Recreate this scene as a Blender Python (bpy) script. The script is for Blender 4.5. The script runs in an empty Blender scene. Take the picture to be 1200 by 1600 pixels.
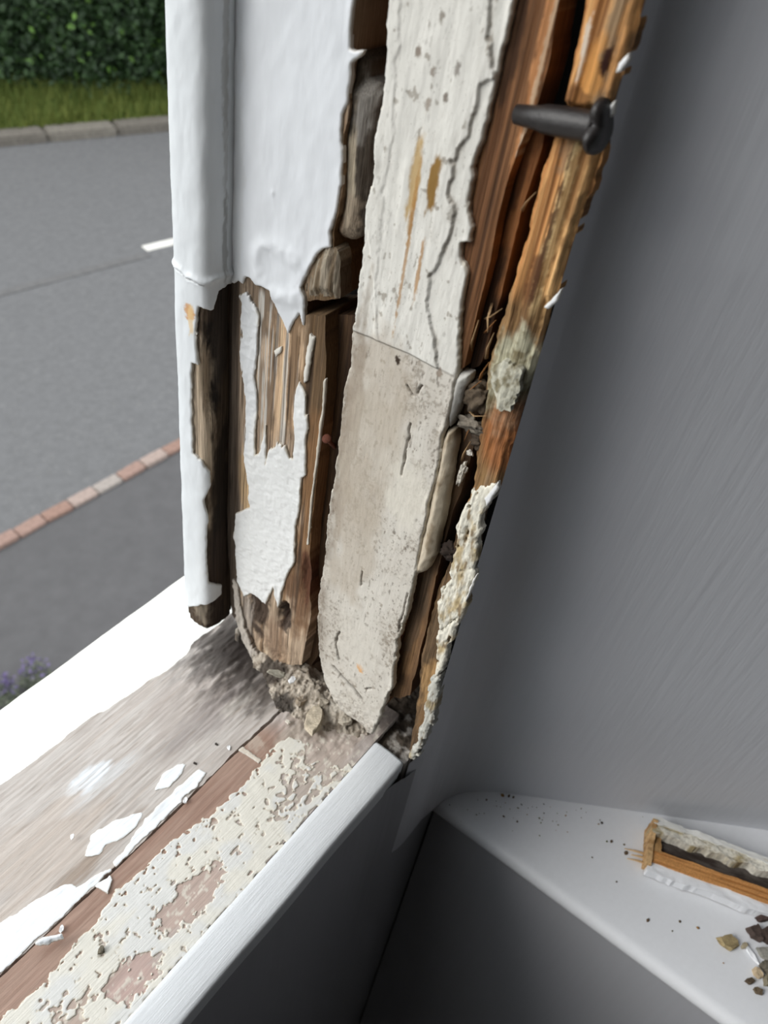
import bpy, bmesh, math, random
import numpy as np
from mathutils import Matrix, Vector

random.seed(7)
sc = bpy.context.scene
col = sc.collection

# ---------------------------------------------------------------- camera
F = 1358.0                                   # focal length in px of a 1200x1600 frame
def _n(v): return v / np.linalg.norm(v)
def _ray(p): return np.array([p[0] - 600.0, p[1] - 800.0, F])
AZ = -_n(_ray((335, 2250)))                  # world up seen from the camera
_s = _ray((1861, -262)); _s = _s - _s.dot(AZ) * AZ
AX = _n(_s); AY = np.cross(AZ, AX)
M = np.stack([AX, AY, AZ])                   # camera axes (right, down, forward) -> world
CAM = -0.42 * (M @ _ray((588, 1158)) / F)    # sill corner is the world origin
cam = bpy.data.cameras.new('camera'); camo = bpy.data.objects.new('camera', cam); col.objects.link(camo)
R3 = np.stack([M @ np.array([1, 0, 0.]), M @ np.array([0, -1., 0]), M @ np.array([0, 0, -1.])], axis=1)
mw = Matrix([list(R3[i]) + [CAM[i]] for i in range(3)] + [[0, 0, 0, 1]])
camo.matrix_world = mw
cam.sensor_fit = 'VERTICAL'; cam.sensor_height = 36; cam.sensor_width = 27; cam.lens = F / 1600 * 36
cam.clip_start = 0.01; cam.clip_end = 200
cam.dof.use_dof = True; cam.dof.focus_distance = 0.33; cam.dof.aperture_fstop = 17
sc.camera = camo

# ---------------------------------------------------------------- world, light, exposure
w = bpy.data.worlds.new('overcast'); sc.world = w; w.use_nodes = True
bg = w.node_tree.nodes['Background']; bg.inputs[0].default_value = (0.93, 0.97, 1.0, 1); bg.inputs[1].default_value = 1.0
sun = bpy.data.lights.new('sun', 'SUN'); sun.energy = 1.0; sun.angle = math.radians(30); sun.color = (1, 0.97, 0.92)
suno = bpy.data.objects.new('sun', sun); col.objects.link(suno)
_d = Vector((-0.70, 0.52, 0.58)).normalized()          # direction towards the hazy sun
suno.rotation_euler = _d.to_track_quat('Z', 'Y').to_euler()
suno.location = (-2, 3, 5)
vs = sc.view_settings
vs.view_transform = 'Standard'; vs.look = 'None'; vs.gamma = 1; vs.use_curve_mapping = False
vs.exposure = 0.95
sc.cycles.max_bounces = 10; sc.cycles.diffuse_bounces = 6
sc.cycles.use_denoising = True

# ---------------------------------------------------------------- helpers
def S(r, g, b):
    f = lambda c: (c / 255 / 12.92 if c / 255 <= 0.04045 else ((c / 255 + 0.055) / 1.055) ** 2.4)
    return np.array([f(r), f(g), f(b)])

def _hash(ix, iy, s):
    h = (ix.astype(np.int64) * 374761393 + iy.astype(np.int64) * 668265263 + s * 974711) & 0x7fffffff
    h = ((h ^ (h >> 13)) * 1274126177) & 0x7fffffff
    h = h ^ (h >> 16)
    return (h & 0xffff) / 65535.0
def vnoise(x, y, s=0):
    ix = np.floor(x); iy = np.floor(y); fx = x - ix; fy = y - iy
    fx = fx * fx * (3 - 2 * fx); fy = fy * fy * (3 - 2 * fy)
    a = _hash(ix, iy, s); b = _hash(ix + 1, iy, s); c = _hash(ix, iy + 1, s); d = _hash(ix + 1, iy + 1, s)
    return (a + (b - a) * fx) * (1 - fy) + (c + (d - c) * fx) * fy
def fbm(x, y, s=0, o=4):
    t = 0; a = 0.5; n = 0
    for k in range(o):
        t = t + a * vnoise(x * 2 ** k + 17.3 * k, y * 2 ** k + 5.1 * k, s + k); n += a; a *= 0.55
    return t / n * 2 - 1          # -1..1
def sst(a, b, x):
    t = np.clip((x - a) / (b - a), 0, 1); return t * t * (3 - 2 * t)
def mix(a, b, t):
    t = np.asarray(t)[..., None]; return np.asarray(a) * (1 - t) + np.asarray(b) * t

class Plane:
    def __init__(s, o, u, v):
        s.o = np.array(o, float); s.u = _n(np.array(u, float)); s.v = _n(np.array(v, float)); s.n = np.cross(s.u, s.v)
    def px(s, pts):
        out = []
        for p in pts:
            r = M @ _ray(p) / F; t = (s.o - CAM).dot(s.n) / r.dot(s.n); q = CAM + t * r - s.o
            out.append((q.dot(s.u), q.dot(s.v)))
        return np.array(out)
    def pos(s, u, v, h):
        return s.o + u[..., None] * s.u + v[..., None] * s.v + h[..., None] * s.n
class Sweep:
    """profile polyline in (X,Y) swept along Z; u = arc length, v = z"""
    def __init__(s, prof):
        P = np.array(prof, float); s.P = P
        L = np.r_[0, np.cumsum(np.linalg.norm(np.diff(P, axis=0), axis=1))]; s.L = L
        T = np.gradient(P, L, axis=0); T /= np.linalg.norm(T, axis=1)[:, None]
        s.N = np.stack([T[:, 1], -T[:, 0]], 1)
    def pos(s, u, v, h):
        x = np.interp(u, s.L, s.P[:, 0]); y = np.interp(u, s.L, s.P[:, 1])
        nx = np.interp(u, s.L, s.N[:, 0]); ny = np.interp(u, s.L, s.N[:, 1])
        over = u - np.clip(u, 0, s.L[-1])
        return np.stack([x + nx * h, y + ny * h, v], -1)
    def px(s, pts):
        U, V = np.meshgrid(np.linspace(0, s.L[-1], 160), np.linspace(-0.05, 0.36, 821))
        q3 = s.pos(U, V, U * 0); nx = np.interp(U, s.L, s.N[:, 0]); ny = np.interp(U, s.L, s.N[:, 1])
        hid = (nx * (CAM[0] - q3[..., 0]) + ny * (CAM[1] - q3[..., 1])) <= 0        # faces turned away
        p = proj(q3); p[hid] = 1e6
        out = []
        for q in pts:
            k = np.argmin((p[..., 0] - q[0]) ** 2 + (p[..., 1] - q[1]) ** 2)
            out.append((U.flat[k], V.flat[k]))
        return np.array(out)
def proj(P):
    c = (P - CAM) @ M
    return np.stack([600 + F * c[..., 0] / c[..., 2], 800 + F * c[..., 1] / c[..., 2]], -1)

def sdf(poly, U, V):
    """signed distance, positive inside"""
    P = np.asarray(poly); n = len(P)
    d2 = np.full(U.shape, 1e9); ins = np.zeros(U.shape, bool)
    for i in range(n):
        a = P[i]; b = P[(i + 1) % n]; e = b - a; L = e.dot(e) + 1e-18
        wx = U - a[0]; wy = V - a[1]
        t = np.clip((wx * e[0] + wy * e[1]) / L, 0, 1)
        d2 = np.minimum(d2, (wx - e[0] * t) ** 2 + (wy - e[1] * t) ** 2)
        c = (a[1] <= V) != (b[1] <= V)
        if abs(e[1]) > 1e-15:
            ins ^= c & (U < a[0] + (V - a[1]) / e[1] * e[0])
    d = np.sqrt(d2)
    return np.where(ins, d, -d)

def setcol(me, C):
    ca = me.color_attributes.new('Col', 'FLOAT_COLOR', 'POINT')
    ca.data.foreach_set('color', np.c_[np.clip(C, 0, 1), np.ones(len(C))].astype(np.float32).ravel())

def link(name, me, mat, parent=None, smooth=True):
    o = bpy.data.objects.new(name, me); col.objects.link(o)
    if mat: me.materials.append(mat)
    if smooth: me.polygons.foreach_set('use_smooth', np.ones(len(me.polygons), bool))
    if parent is not None:
        o.parent = parent; m = parent
        wm = Matrix.Translation(Vector(parent.get('_base', (0, 0, 0))))
        o.matrix_parent_inverse = wm.inverted()
    return o

def thing(name, label, cat, base=(0, 0, 0), group=None, kind=None):
    o = bpy.data.objects.new(name, None); col.objects.link(o)
    o.empty_display_size = 0.02; o.location = base
    o['_base'] = tuple(float(x) for x in base)
    tag(o, label, cat, group, kind); return o
def tag(o, label=None, cat=None, group=None, kind=None):
    if label: o['label'] = label
    if cat: o['category'] = cat
    if group: o['group'] = group
    if kind: o['kind'] = kind
    return o

def sheet(name, surf, poly, res, hf, cf, mat, parent=None, jag=(0.0006, 400, 150), skirt=0.001, holes=(), cut=None, px=True, seed=1, pull=0.0):
    """a layer whose ragged outline lies on a surface: top relief hf, colour cf, edge walls of depth skirt"""
    P = surf.px(poly) if px else np.array(poly, float)
    if px and surf.__class__ is Plane and abs(surf.v[2]) > 0.99:      # members that leave the top of the view run on upwards
        P = np.array([(u, 0.60 if q[1] <= -60 else v) for (u, v), q in zip(P, poly)])
    H = [surf.px(h) if px else np.array(h, float) for h in holes]
    lo = P.min(0) - 4 * res - jag[0]; hi = P.max(0) + 4 * res + jag[0]
    nu = int((hi[0] - lo[0]) / res) + 2; nv = int((hi[1] - lo[1]) / res) + 2
    gu = lo[0] + np.arange(nu) * res; gv = lo[1] + np.arange(nv) * res
    U, V = np.meshgrid(gu, gv)
    d = sdf(P, U, V)
    for h in H: d = np.minimum(d, -sdf(h, U, V))
    d = d + jag[0] * (fbm(U * jag[1], V * jag[2], seed, 4) + 0.25)
    if cut is not None: d = cut(U, V, d)
    d[0, :] = d[-1, :] = -res; d[:, 0] = d[:, -1] = -res
    d = np.where(np.abs(d) < 1e-9, 1e-9, d)
    I = d > 0
    idx = -np.ones(I.shape, np.int64); idx[I] = np.arange(I.sum())
    vu = [U[I]]; vv = [V[I]]; vd = [d[I]]; n = int(I.sum())
    X = I[:, :-1] != I[:, 1:]; ih = -np.ones(X.shape, np.int64); ih[X] = n + np.arange(X.sum()); n += int(X.sum())
    t = d[:, :-1][X] / (d[:, :-1][X] - d[:, 1:][X]); vu.append(U[:, :-1][X] + t * res); vv.append(V[:, :-1][X]); vd.append(t * 0)
    X = I[:-1, :] != I[1:, :]; iv = -np.ones(X.shape, np.int64); iv[X] = n + np.arange(X.sum()); n += int(X.sum())
    t = d[:-1, :][X] / (d[:-1, :][X] - d[1:, :][X]); vu.append(U[:-1, :][X]); vv.append(V[:-1, :][X] + t * res); vd.append(t * 0)
    vu = np.concatenate(vu); vv = np.concatenate(vv); vd = np.concatenate(vd)
    case = I[:-1, :-1] * 1 + I[:-1, 1:] * 2 + I[1:, 1:] * 4 + I[1:, :-1] * 8
    cor = [idx[:-1, :-1], idx[:-1, 1:], idx[1:, 1:], idx[1:, :-1]]
    edg = [ih[:-1, :], iv[:, 1:], ih[1:, :], iv[:, :-1]]
    faces = []; segs = []
    for c in range(1, 16):
        m = case == c
        if not m.any(): continue
        seq = []
        for k in range(4):
            a = (c >> k) & 1; b = (c >> ((k + 1) % 4)) & 1
            if a: seq.append(('c', k))
            if a != b: seq.append(('e', k))
        A = np.stack([(cor if q[0] == 'c' else edg)[q[1]][m] for q in seq], 1)
        faces.extend(A.tolist())
        L = len(seq)
        for i in range(L):
            j = (i + 1) % L
            if seq[i][0] == 'e' and seq[j][0] == 'e' and ((c >> ((seq[i][1] + 1) % 4)) & 1) == 0:
                segs.append(A[:, [i, j]])
    if len(faces) == 0: return None
    h = hf(vu, vv, vd); C = cf(vu, vv, vd)
    pts = surf.pos(vu, vv, h)
    if segs:
        sg = np.concatenate(segs); used, inv = np.unique(sg.ravel(), return_inverse=True); inv = inv.reshape(sg.shape)
        k = len(used)
        top = pts[used]; bot = surf.pos(vu[used], vv[used], h[used] - skirt)
        b0 = len(pts)
        pts = np.concatenate([pts, top, bot])
        Ce = C[used]; C = np.concatenate([C, Ce, Ce])
        q = np.stack([b0 + inv[:, 1], b0 + inv[:, 0], b0 + k + inv[:, 0], b0 + k + inv[:, 1]], 1)
        faces.extend(q.tolist())
    me = bpy.data.meshes.new(name); me.from_pydata(pts.tolist(), [], faces); me.update()
    setcol(me, C)
    return link(name, me, mat, parent)

def boxmesh(name, lo, hi, mat, parent=None, bevel=0.0, colr=None):
    bm = bmesh.new(); bmesh.ops.create_cube(bm, size=1)
    lo = Vector(lo); hi = Vector(hi)
    for v in bm.verts: v.co = Vector([(lo[i] + hi[i]) / 2 + v.co[i] * (hi[i] - lo[i]) for i in range(3)])
    if bevel: bmesh.ops.bevel(bm, geom=bm.edges[:], offset=bevel, segments=2, affect='EDGES')
    me = bpy.data.meshes.new(name); bm.to_mesh(me); bm.free()
    if colr is not None: setcol(me, np.tile(colr, (len(me.vertices), 1)))
    return link(name, me, mat, parent, smooth=False)

def grid(name, P, C, mat, parent=None):
    """P: (nv,nu,3) points"""
    nv, nu = P.shape[:2]; i = np.arange(nv * nu).reshape(nv, nu)
    f = np.stack([i[:-1, :-1], i[:-1, 1:], i[1:, 1:], i[1:, :-1]], -1).reshape(-1, 4)
    me = bpy.data.meshes.new(name); me.from_pydata(P.reshape(-1, 3).tolist(), [], f.tolist()); me.update()
    setcol(me, np.broadcast_to(C, (nv, nu, 3)).reshape(-1, 3))
    return link(name, me, mat, parent)

# ---------------------------------------------------------------- materials
def attr_mat(name, rough=0.6, grain=(900, 900, 40), amt=0.25, bump=0.3, dist=0.0004, speck=None, spec=0.3, bscale=None, colour=None):
    m = bpy.data.materials.new(name); m.use_nodes = True; nt = m.node_tree; N = nt.nodes; L = nt.links
    b = N['Principled BSDF']; b.inputs['Roughness'].default_value = rough; b.inputs['Specular IOR Level'].default_value = spec
    if colour is None:
        a = N.new('ShaderNodeVertexColor'); a.layer_name = 'Col'; out = a.outputs['Color']
    else:
        a = N.new('ShaderNodeRGB'); a.outputs[0].default_value = (*colour, 1); out = a.outputs[0]
    tc = N.new('ShaderNodeTexCoord'); mp = N.new('ShaderNodeMapping'); mp.inputs['Scale'].default_value = grain
    L.new(tc.outputs['Object'], mp.inputs[0])
    nz = N.new('ShaderNodeTexNoise'); nz.inputs['Scale'].default_value = 1; nz.inputs['Detail'].default_value = 6; nz.inputs['Roughness'].default_value = 0.62
    L.new(mp.outputs[0], nz.inputs['Vector'])
    mr = N.new('ShaderNodeMapRange'); mr.inputs['From Min'].default_value = 0.25; mr.inputs['From Max'].default_value = 0.75
    mr.inputs['To Min'].default_value = 1 - amt; mr.inputs['To Max'].default_value = 1 + amt
    L.new(nz.outputs['Fac'], mr.inputs['Value'])
    mu = N.new('ShaderNodeMix'); mu.data_type = 'RGBA'; mu.blend_type = 'MULTIPLY'; mu.inputs[0].default_value = 1
    L.new(out, mu.inputs[6]); L.new(mr.outputs[0], mu.inputs[7]); out = mu.outputs[2]
    if speck:
        sc_, th, colr, st = speck
        mp2 = N.new('ShaderNodeMapping'); mp2.inputs['Scale'].default_value = (sc_,) * 3 if np.isscalar(sc_) else sc_
        L.new(tc.outputs['Object'], mp2.inputs[0])
        n2 = N.new('ShaderNodeTexNoise'); n2.inputs['Scale'].default_value = 1; n2.inputs['Detail'].default_value = 3; n2.inputs['Roughness'].default_value = 0.6
        L.new(mp2.outputs[0], n2.inputs['Vector'])
        m2 = N.new('ShaderNodeMapRange'); m2.inputs['From Min'].default_value = th; m2.inputs['From Max'].default_value = th + 0.07
        m2.inputs['To Max'].default_value = st
        L.new(n2.outputs['Fac'], m2.inputs['Value'])
        x2 = N.new('ShaderNodeMix'); x2.data_type = 'RGBA'; x2.inputs[7].default_value = (*colr, 1)
        L.new(m2.outputs[0], x2.inputs[0]); L.new(out, x2.inputs[6]); out = x2.outputs[2]
    L.new(out, b.inputs['Base Color'])
    if bump:
        bp = N.new('ShaderNodeBump'); bp.inputs['Strength'].default_value = bump; bp.inputs['Distance'].default_value = dist
        src = nz
        if bscale:
            mp3 = N.new('ShaderNodeMapping'); mp3.inputs['Scale'].default_value = bscale; L.new(tc.outputs['Object'], mp3.inputs[0])
            src = N.new('ShaderNodeTexNoise'); src.inputs['Scale'].default_value = 1; src.inputs['Detail'].default_value = 5
            L.new(mp3.outputs[0], src.inputs['Vector'])
        L.new(src.outputs['Fac'], bp.inputs['Height']); L.new(bp.outputs[0], b.inputs['Normal'])
    return m

WOODZ = attr_mat('weathered_wood_vertical', 0.8, (2600, 2600, 60), 0.55, 0.8, 0.0005, spec=0.2)
RAWZ = attr_mat('raw_pine_vertical', 0.75, (2200, 2200, 40), 0.5, 0.8, 0.0005, spec=0.2)
WOODX = attr_mat('weathered_wood_sill', 0.8, (90, 2200, 2200), 0.16, 0.35, 0.0003, spec=0.2)
PAINT = attr_mat('white_gloss_paint', 0.35, (260, 260, 60), 0.025, 0.25, 0.0006, spec=0.4, bscale=(420, 420, 90))
PAINTX = attr_mat('white_paint_brushed', 0.55, (60, 1300, 1300), 0.06, 0.6, 0.0004, spec=0.3)
CREAM = attr_mat('dirty_cream_paint', 0.6, (500, 500, 140), 0.06, 0.45, 0.0006, speck=(1900, 0.655, S(95, 85, 72), 0.6), spec=0.2)
DUST = attr_mat('crumbly_filler', 0.9, (900, 900, 900), 0.3, 0.8, 0.0008)
FLAKE = attr_mat('flaky_old_paint', 0.8, (700, 700, 260), 0.3, 0.8, 0.0008)
WALL = attr_mat('grey_white_wall_paint', 0.5, (300, 300, 12), 0.02, 0.22, 0.0012, spec=0.3, bscale=(230, 230, 10))
LEDGE = attr_mat('ledge_paint', 0.4, (300, 300, 300), 0.02, 0.15, 0.0005, spec=0.4)
IRON = attr_mat('black_iron', 0.42, (900, 900, 900), 0.4, 0.5, 0.0003, spec=0.5, colour=S(36, 32, 31))

# colour helper: gaussian patches of staining and painted-in crevice shade, placed by a photo point on the surface
def patches(surf, lst):
    L = [(surf.px([p])[0], ru, rv, c, s) for (p, ru, rv, c, s) in lst]
    def f(U, V, C, seed=3):
        for k, (p, ru, rv, c, s) in enumerate(L):
            a = (U - p[0]) / ru; b = (V - p[1]) / rv
            r = np.sqrt(a ** 2 + b ** 2)
            m = r < 2.2
            nz = np.zeros(U.shape); nz[m] = fbm(a[m] * 1.6 + 7.1 * k, b[m] * 2.6 * max(1, rv / ru / 6) + 3.3 * k, seed + k, 5)
            r = r + 0.65 * nz
            C = mix(C, c, s * (1 - sst(0.55, 1.05, r)))
        return C
    return f
def woodcol(a, b, c, fu=900, fv=22, seed=5):
    def f(U, V, d):
        g = fbm(U * fu, V * fv, seed, 4); g2 = fbm(U * fu * 0.3, V * fv * 0.6, seed + 9, 3)
        C = mix(a, b, sst(-0.3, 0.4, g)); return mix(C, c, sst(0.15, 0.6, g2))
    return f
def streaks(U, V, C, seed=211, a=0.75):
    C = mix(C, C * 0.35, a * sst(0.2, 0.5, fbm(U * 1500, V * 14, seed, 4)))
    return mix(C, np.minimum(C * 1.5, 0.7), 0.5 * sst(0.25, 0.5, fbm(U * 1700, V * 18, seed + 5, 3)))
def ridges(amp, fu=1000, fv=20, seed=8):
    return lambda U, V, d: amp * fbm(U * fu, V * fv, seed, 4)
def white(a=S(232, 234, 236), e=S(200, 196, 186), edge=0.0006):
    def f(U, V, d):
        C = mix(a, a * 0.95, sst(-0.2, 0.7, fbm(U * 120, V * 60, 21, 3)))
        return mix(e, C, sst(0, edge, d))
    return f
def paint_h(base, th, bump=0.0003, curl=0.0, seed=31, fu=260, fv=110):
    def f(U, V, d):
        h = base + th * sst(-0.0003, 0.0005, d) + bump * fbm(U * fu, V * fv, seed, 3)
        return h + curl * (1 - sst(0, 0.003, d)) * np.clip(fbm(U * 120, V * 120, seed + 4, 2) + 0.2, 0, 1)
    return f

def jplane(x): return Plane((x, 0, 0), (0, -1, 0), (0, 0, 1))

# ================================================================ SETTING
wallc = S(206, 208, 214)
# ---- interior face of the jamb + splayed side panel, one painted wall surface
_inner_edge = [(1000, -30), (990, 20), (955, 150), (936, 225), (921, 292), (886, 388), (869, 454), (840, 521), (816, 614), (793, 697), (779, 753), (747, 831), (740, 901), (719, 961), (700, 1007), (687, 1058), (682, 1104), (663, 1151), (645, 1190)]
_e = np.array([Plane((0, 0, 0), (0, -1, 0), (0, 0, 1)).px([p])[0] for p in _inner_edge]); _o = np.argsort(_e[:, 1])
_ez, _ey = _e[_o, 1], -_e[_o, 0]
_fit = np.polyfit(_ez, _ey, 3)
def yface(z): return np.polyval(_fit, np.clip(z, 0.0, 0.33)) - 0.0012
LZ = -0.097                                   # ledge height
_pl = Plane((0, 0, LZ), (1, 0, 0), (0, 1, 0))
_a, _b = _pl.px([(705, 1229), (1200, 1300)])
PD = _n(np.array(_b) - np.array(_a)); 
def xcorner(z): return np.interp(z, [LZ, 0.02, 0.10, 0.2, 0.26, 0.45], [_a[0], 0.047, 0.040, 0.030, 0.022, 0.016])
zz = np.r_[np.linspace(1.5, 0.64, 30), np.linspace(0.62, LZ - 0.002, 260)]
sv = np.r_[np.linspace(0, 1, 14), 1 + np.linspace(0.004, 0.04, 12), 1 + np.linspace(0.045, 0.65, 90)]
rows = []; yb0 = float(yface(0.0))
for z in zz:
    K = np.array([xcorner(z), yface(z)]); r = []
    for s in sv:
        if s <= 1: q = np.array([0.0008 + (K[0] - 0.0008) * s, K[1]])
        else: q = K + PD * (s - 1)
        r.append(q)
    r = np.array(r)
    if z < 0.012: r[:, 1] = np.where(r[:, 0] < 0.016, np.maximum(r[:, 1], np.interp(r[:, 0], [0.0, 0.008, 0.016], [yb0 + 0.0045, yb0 + 0.001, yb0]) * min(1, (0.012 - z) / 0.012) + r[:, 1] * max(0, 1 - (0.012 - z) / 0.012)), r[:, 1])
    for _ in range(50): r[8:34] = (r[7:33] + 2 * r[8:34] + r[9:35]) / 4
    rows.append(np.c_[r, np.full(len(r), z)])
P = np.array(rows)
tag(grid('wall_right', P[:, ::-1], wallc, WALL), 'pale grey painted side wall splayed away from the window', None, None, 'structure')
yb = float(yface(0.0))
# ---- wall under the window and face under the ledge
_pf = [(-1.0, -0.0158), (-0.05, -0.0158), (-0.02, -0.0163), (-0.008, -0.0178), (0.0, -0.0205), (0.008, yb + 0.0016), (0.016, yb + 0.0006), (0.09, yb + 0.0005)]
zz2 = np.r_[np.linspace(-0.75, -0.02, 12), -0.0092]
P = np.array([[(x, y, z) for x, y in _pf] + [(0.09, 0.03, z), (-1.0, 0.03, z)] for z in zz2])
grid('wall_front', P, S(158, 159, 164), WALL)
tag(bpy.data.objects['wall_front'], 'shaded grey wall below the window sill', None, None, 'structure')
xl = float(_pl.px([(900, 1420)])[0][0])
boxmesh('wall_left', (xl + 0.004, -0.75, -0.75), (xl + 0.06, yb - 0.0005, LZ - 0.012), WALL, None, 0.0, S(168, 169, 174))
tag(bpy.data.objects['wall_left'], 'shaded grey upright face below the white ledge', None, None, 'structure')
# ---- ledge with a rounded nose
nose = []
for a in np.linspace(-90, 90, 9): nose.append((xl + 0.006 + 0.006 * -math.cos(math.radians(a)), LZ - 0.006 + 0.006 * math.sin(math.radians(a))))
prof = nose + [(xl + 0.02, LZ), (xl + 0.06, LZ), (xl + 0.4, LZ)]
ys = np.linspace(yb - 0.0002, -0.7, 40)
P = np.array([[(x, y, z) for (x, z) in prof] for y in ys])
tag(grid('trim_1', P, S(226, 228, 232), LEDGE), 'white painted wedge-shaped ledge with a rounded front edge', None, None, 'structure')

# ---- the rest of the room and the outside wall around the opening (out of view; they shade the place)
ROOM = attr_mat('room_plaster', 0.8, (20, 20, 20), 0.02, 0, colour=S(184, 182, 180))
FLOORM = attr_mat('room_carpet', 0.95, (200, 200, 200), 0.2, 0, colour=S(98, 93, 88))
HOUSE = attr_mat('house_render', 0.9, (60, 60, 60), 0.08, 0, colour=S(205, 200, 190))
def st(name, lo, hi, m, lab): tag(boxmesh(name, lo, hi, m), lab, None, None, 'structure')
st('floor', (-3.2, -4.2, -0.85), (1.2, 0.15, -0.75), FLOORM, 'carpeted floor of the room')
st('ceiling', (-3.2, -4.2, 1.75), (1.2, 0.15, 1.85), ROOM, 'plaster ceiling of the room')
st('wall_back', (-3.2, -4.3, -0.75), (1.2, -4.2, 1.75), ROOM, 'plaster wall at the back of the room')
st('wall_side', (-3.3, -4.2, -0.75), (-3.2, 0.15, 1.75), ROOM, 'plaster wall at the far side of the room')
st('wall_far_right', (1.1, -4.2, -0.75), (1.2, 0.15, 1.75), ROOM, 'plaster wall behind the splayed panel')
st('wall_outer_left', (-3.2, 0.0, -0.75), (-1.5, 0.13, 1.75), HOUSE, 'house wall left of the window')
st('wall_outer_right', (0.075, 0.0, -4.3), (1.2, 0.13, 1.75), HOUSE, 'house wall right of the window')
st('wall_outer_top', (-1.5, 0.0, 1.45), (0.075, 0.13, 1.75), HOUSE, 'house wall over the window')
st('wall_outer_below', (-3.2, 0.03, -4.3), (0.075, 0.13, -0.075), HOUSE, 'house wall under the window sill')

# ================================================================ WINDOW JAMB
J = thing('window_jamb', 'rotten white-painted timber window jamb with peeling paint and split bare wood', 'window frame', (0.01, 0.05, 0.0), None, 'thing')
# back of the sash-weight box, coloured near black so every gap reads as deep shade
DARKW = woodcol(S(60, 47, 36), S(40, 31, 24), S(30, 24, 20))
boxmesh('box_back', (0.045, -0.019, -0.03), (0.055, 0.128, 0.60), WOODZ, J, 0, S(24, 20, 17))

boxmesh('upper_jamb', (-0.0005, -0.019, 0.602), (0.074, 0.118, 1.448), PAINT, J, 0.002, S(217, 220, 224))
# --- outer lining: rounded moulding that projects into the opening
prof = [(0.004, 0.0985), (-0.001, 0.0983), (-0.006, 0.0984), (-0.0098, 0.0990), (-0.0122, 0.1002), (-0.0132, 0.102), (-0.0136, 0.105), (-0.0137, 0.109), (-0.0136, 0.1125), (-0.0130, 0.1150), (-0.0112, 0.1168), (-0.008, 0.1177), (0.006, 0.118)]
# resample smooth
_P = np.array(prof); _t = np.r_[0, np.cumsum(np.linalg.norm(np.diff(_P, axis=0), axis=1))]; _tt = np.linspace(0, _t[-1], 60)
_P = np.stack([np.interp(_tt, _t, _P[:, 0]), np.interp(_tt, _t, _P[:, 1])], 1)
for _ in range(6): _P[1:-1] = (_P[:-2] + 2 * _P[1:-1] + _P[2:]) / 4
OL = Sweep(_P[::-1]); OLlen = OL.L[-1]
_zb = float(OL.px([(318, 985)])[0][1])
_po = patches(OL, [((330, 590), 0.006, 0.03, S(28, 22, 18), 1.0), ((314, 670), 0.007, 0.06, S(186, 168, 146), 0.95), ((350, 770), 0.006, 0.05, S(38, 31, 26), 0.9), ((345, 880), 0.009, 0.03, S(58, 46, 38), 0.9), ((350, 480), 0.005, 0.04, S(52, 44, 38), 0.9), ((315, 960), 0.008, 0.012, S(140, 128, 112), 0.9), ((340, 960), 0.006, 0.016, S(60, 50, 44), 0.9)])
_wc = woodcol(S(84, 70, 56), S(64, 52, 42), S(46, 38, 32), 900, 16)
def olh(U, V, d):
    r = 0.0005 * fbm(U * 1000, V * 16, 4, 4)
    p = OL.px([(330, 590)])[0]; q = np.sqrt(((U - p[0]) / 0.006) ** 2 + ((V - p[1]) / 0.025) ** 2)
    return -0.0012 + r - 0.003 * (1 - sst(0.2, 1.0, q)) - 0.0008 * (V < _zb + 0.004)
olining = sheet('outer_lining', OL, [(0, _zb), (OLlen, _zb), (OLlen, 0.60), (0, 0.60)], 0.0006, olh, lambda U, V, d: streaks(U, V, _po(U, V, _wc(U, V, d))), WOODZ, J, (0.0012, 300, 300), 0.006, px=False)
# white paint on the lining: upper full cover + strip down its outer edge
_pp = OL.px([(341, 453), (333, 483), (309, 479), (307, 500), (305, 518), (308, 570), (299, 566), (299, 644), (301, 709), (314, 722), (327, 737), (329, 757), (317, 782), (325, 806), (322, 851), (322, 887), (327, 912), (347, 914), (345, 928), (317, 944), (292, 948)])
_v0 = float(OL.px([(365, 437)])[0][1])
poly = [(-0.002, 0.60), (-0.002, float(_pp[-1][1]))] + [tuple(q) for q in _pp[::-1]] + [(OLlen + 0.0005, _v0), (OLlen + 0.0005, 0.60)]
_pw = patches(OL, [((297, 487), 0.003, 0.004, S(205, 150, 90), 0.9), ((299, 500), 0.0015, 0.008, S(220, 190, 140), 0.7), ((352, 60), 0.0016, 0.035, S(150, 148, 142), 0.5), ((352, 200), 0.0012, 0.03, S(165, 163, 158), 0.45), ((350, 380), 0.0014, 0.02, S(120, 118, 112), 0.6)])
_wl = white(S(220, 224, 227), S(208, 206, 200))
def olph(U, V, d):
    h = -0.0004 + 0.0007 * sst(-0.0003, 0.0006, d) + 0.00035 * fbm(U * 160, V * 90, 12, 3)
    vc = float(OL.px([(300, 435)])[0][1]) + 0.0016 * fbm(U * 400, U * 0 + 3.3, 5, 3)       # the cracked ridge round the moulding
    k = np.abs(V - vc); h = h + 0.0009 * np.exp(-((V - vc - 0.001) / 0.0014) ** 2) - 0.0016 * np.exp(-(k / 0.0004) ** 2) * (U < 0.032)
    return h
def olpc(U, V, d):
    C = _pw(U, V, _wl(U, V, d))
    vc = float(OL.px([(300, 435)])[0][1]) + 0.0016 * fbm(U * 400, U * 0 + 3.3, 5, 3)
    return mix(C, S(70, 62, 55), 0.85 * np.exp(-((V - vc) / 0.0003) ** 2) * (U > 0.008) * (U < 0.034))
sheet('white_paint', OL, poly, 0.00045, olph, olpc, PAINT, olining, (0.0009, 500, 260), 0.0012, px=False)

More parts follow.
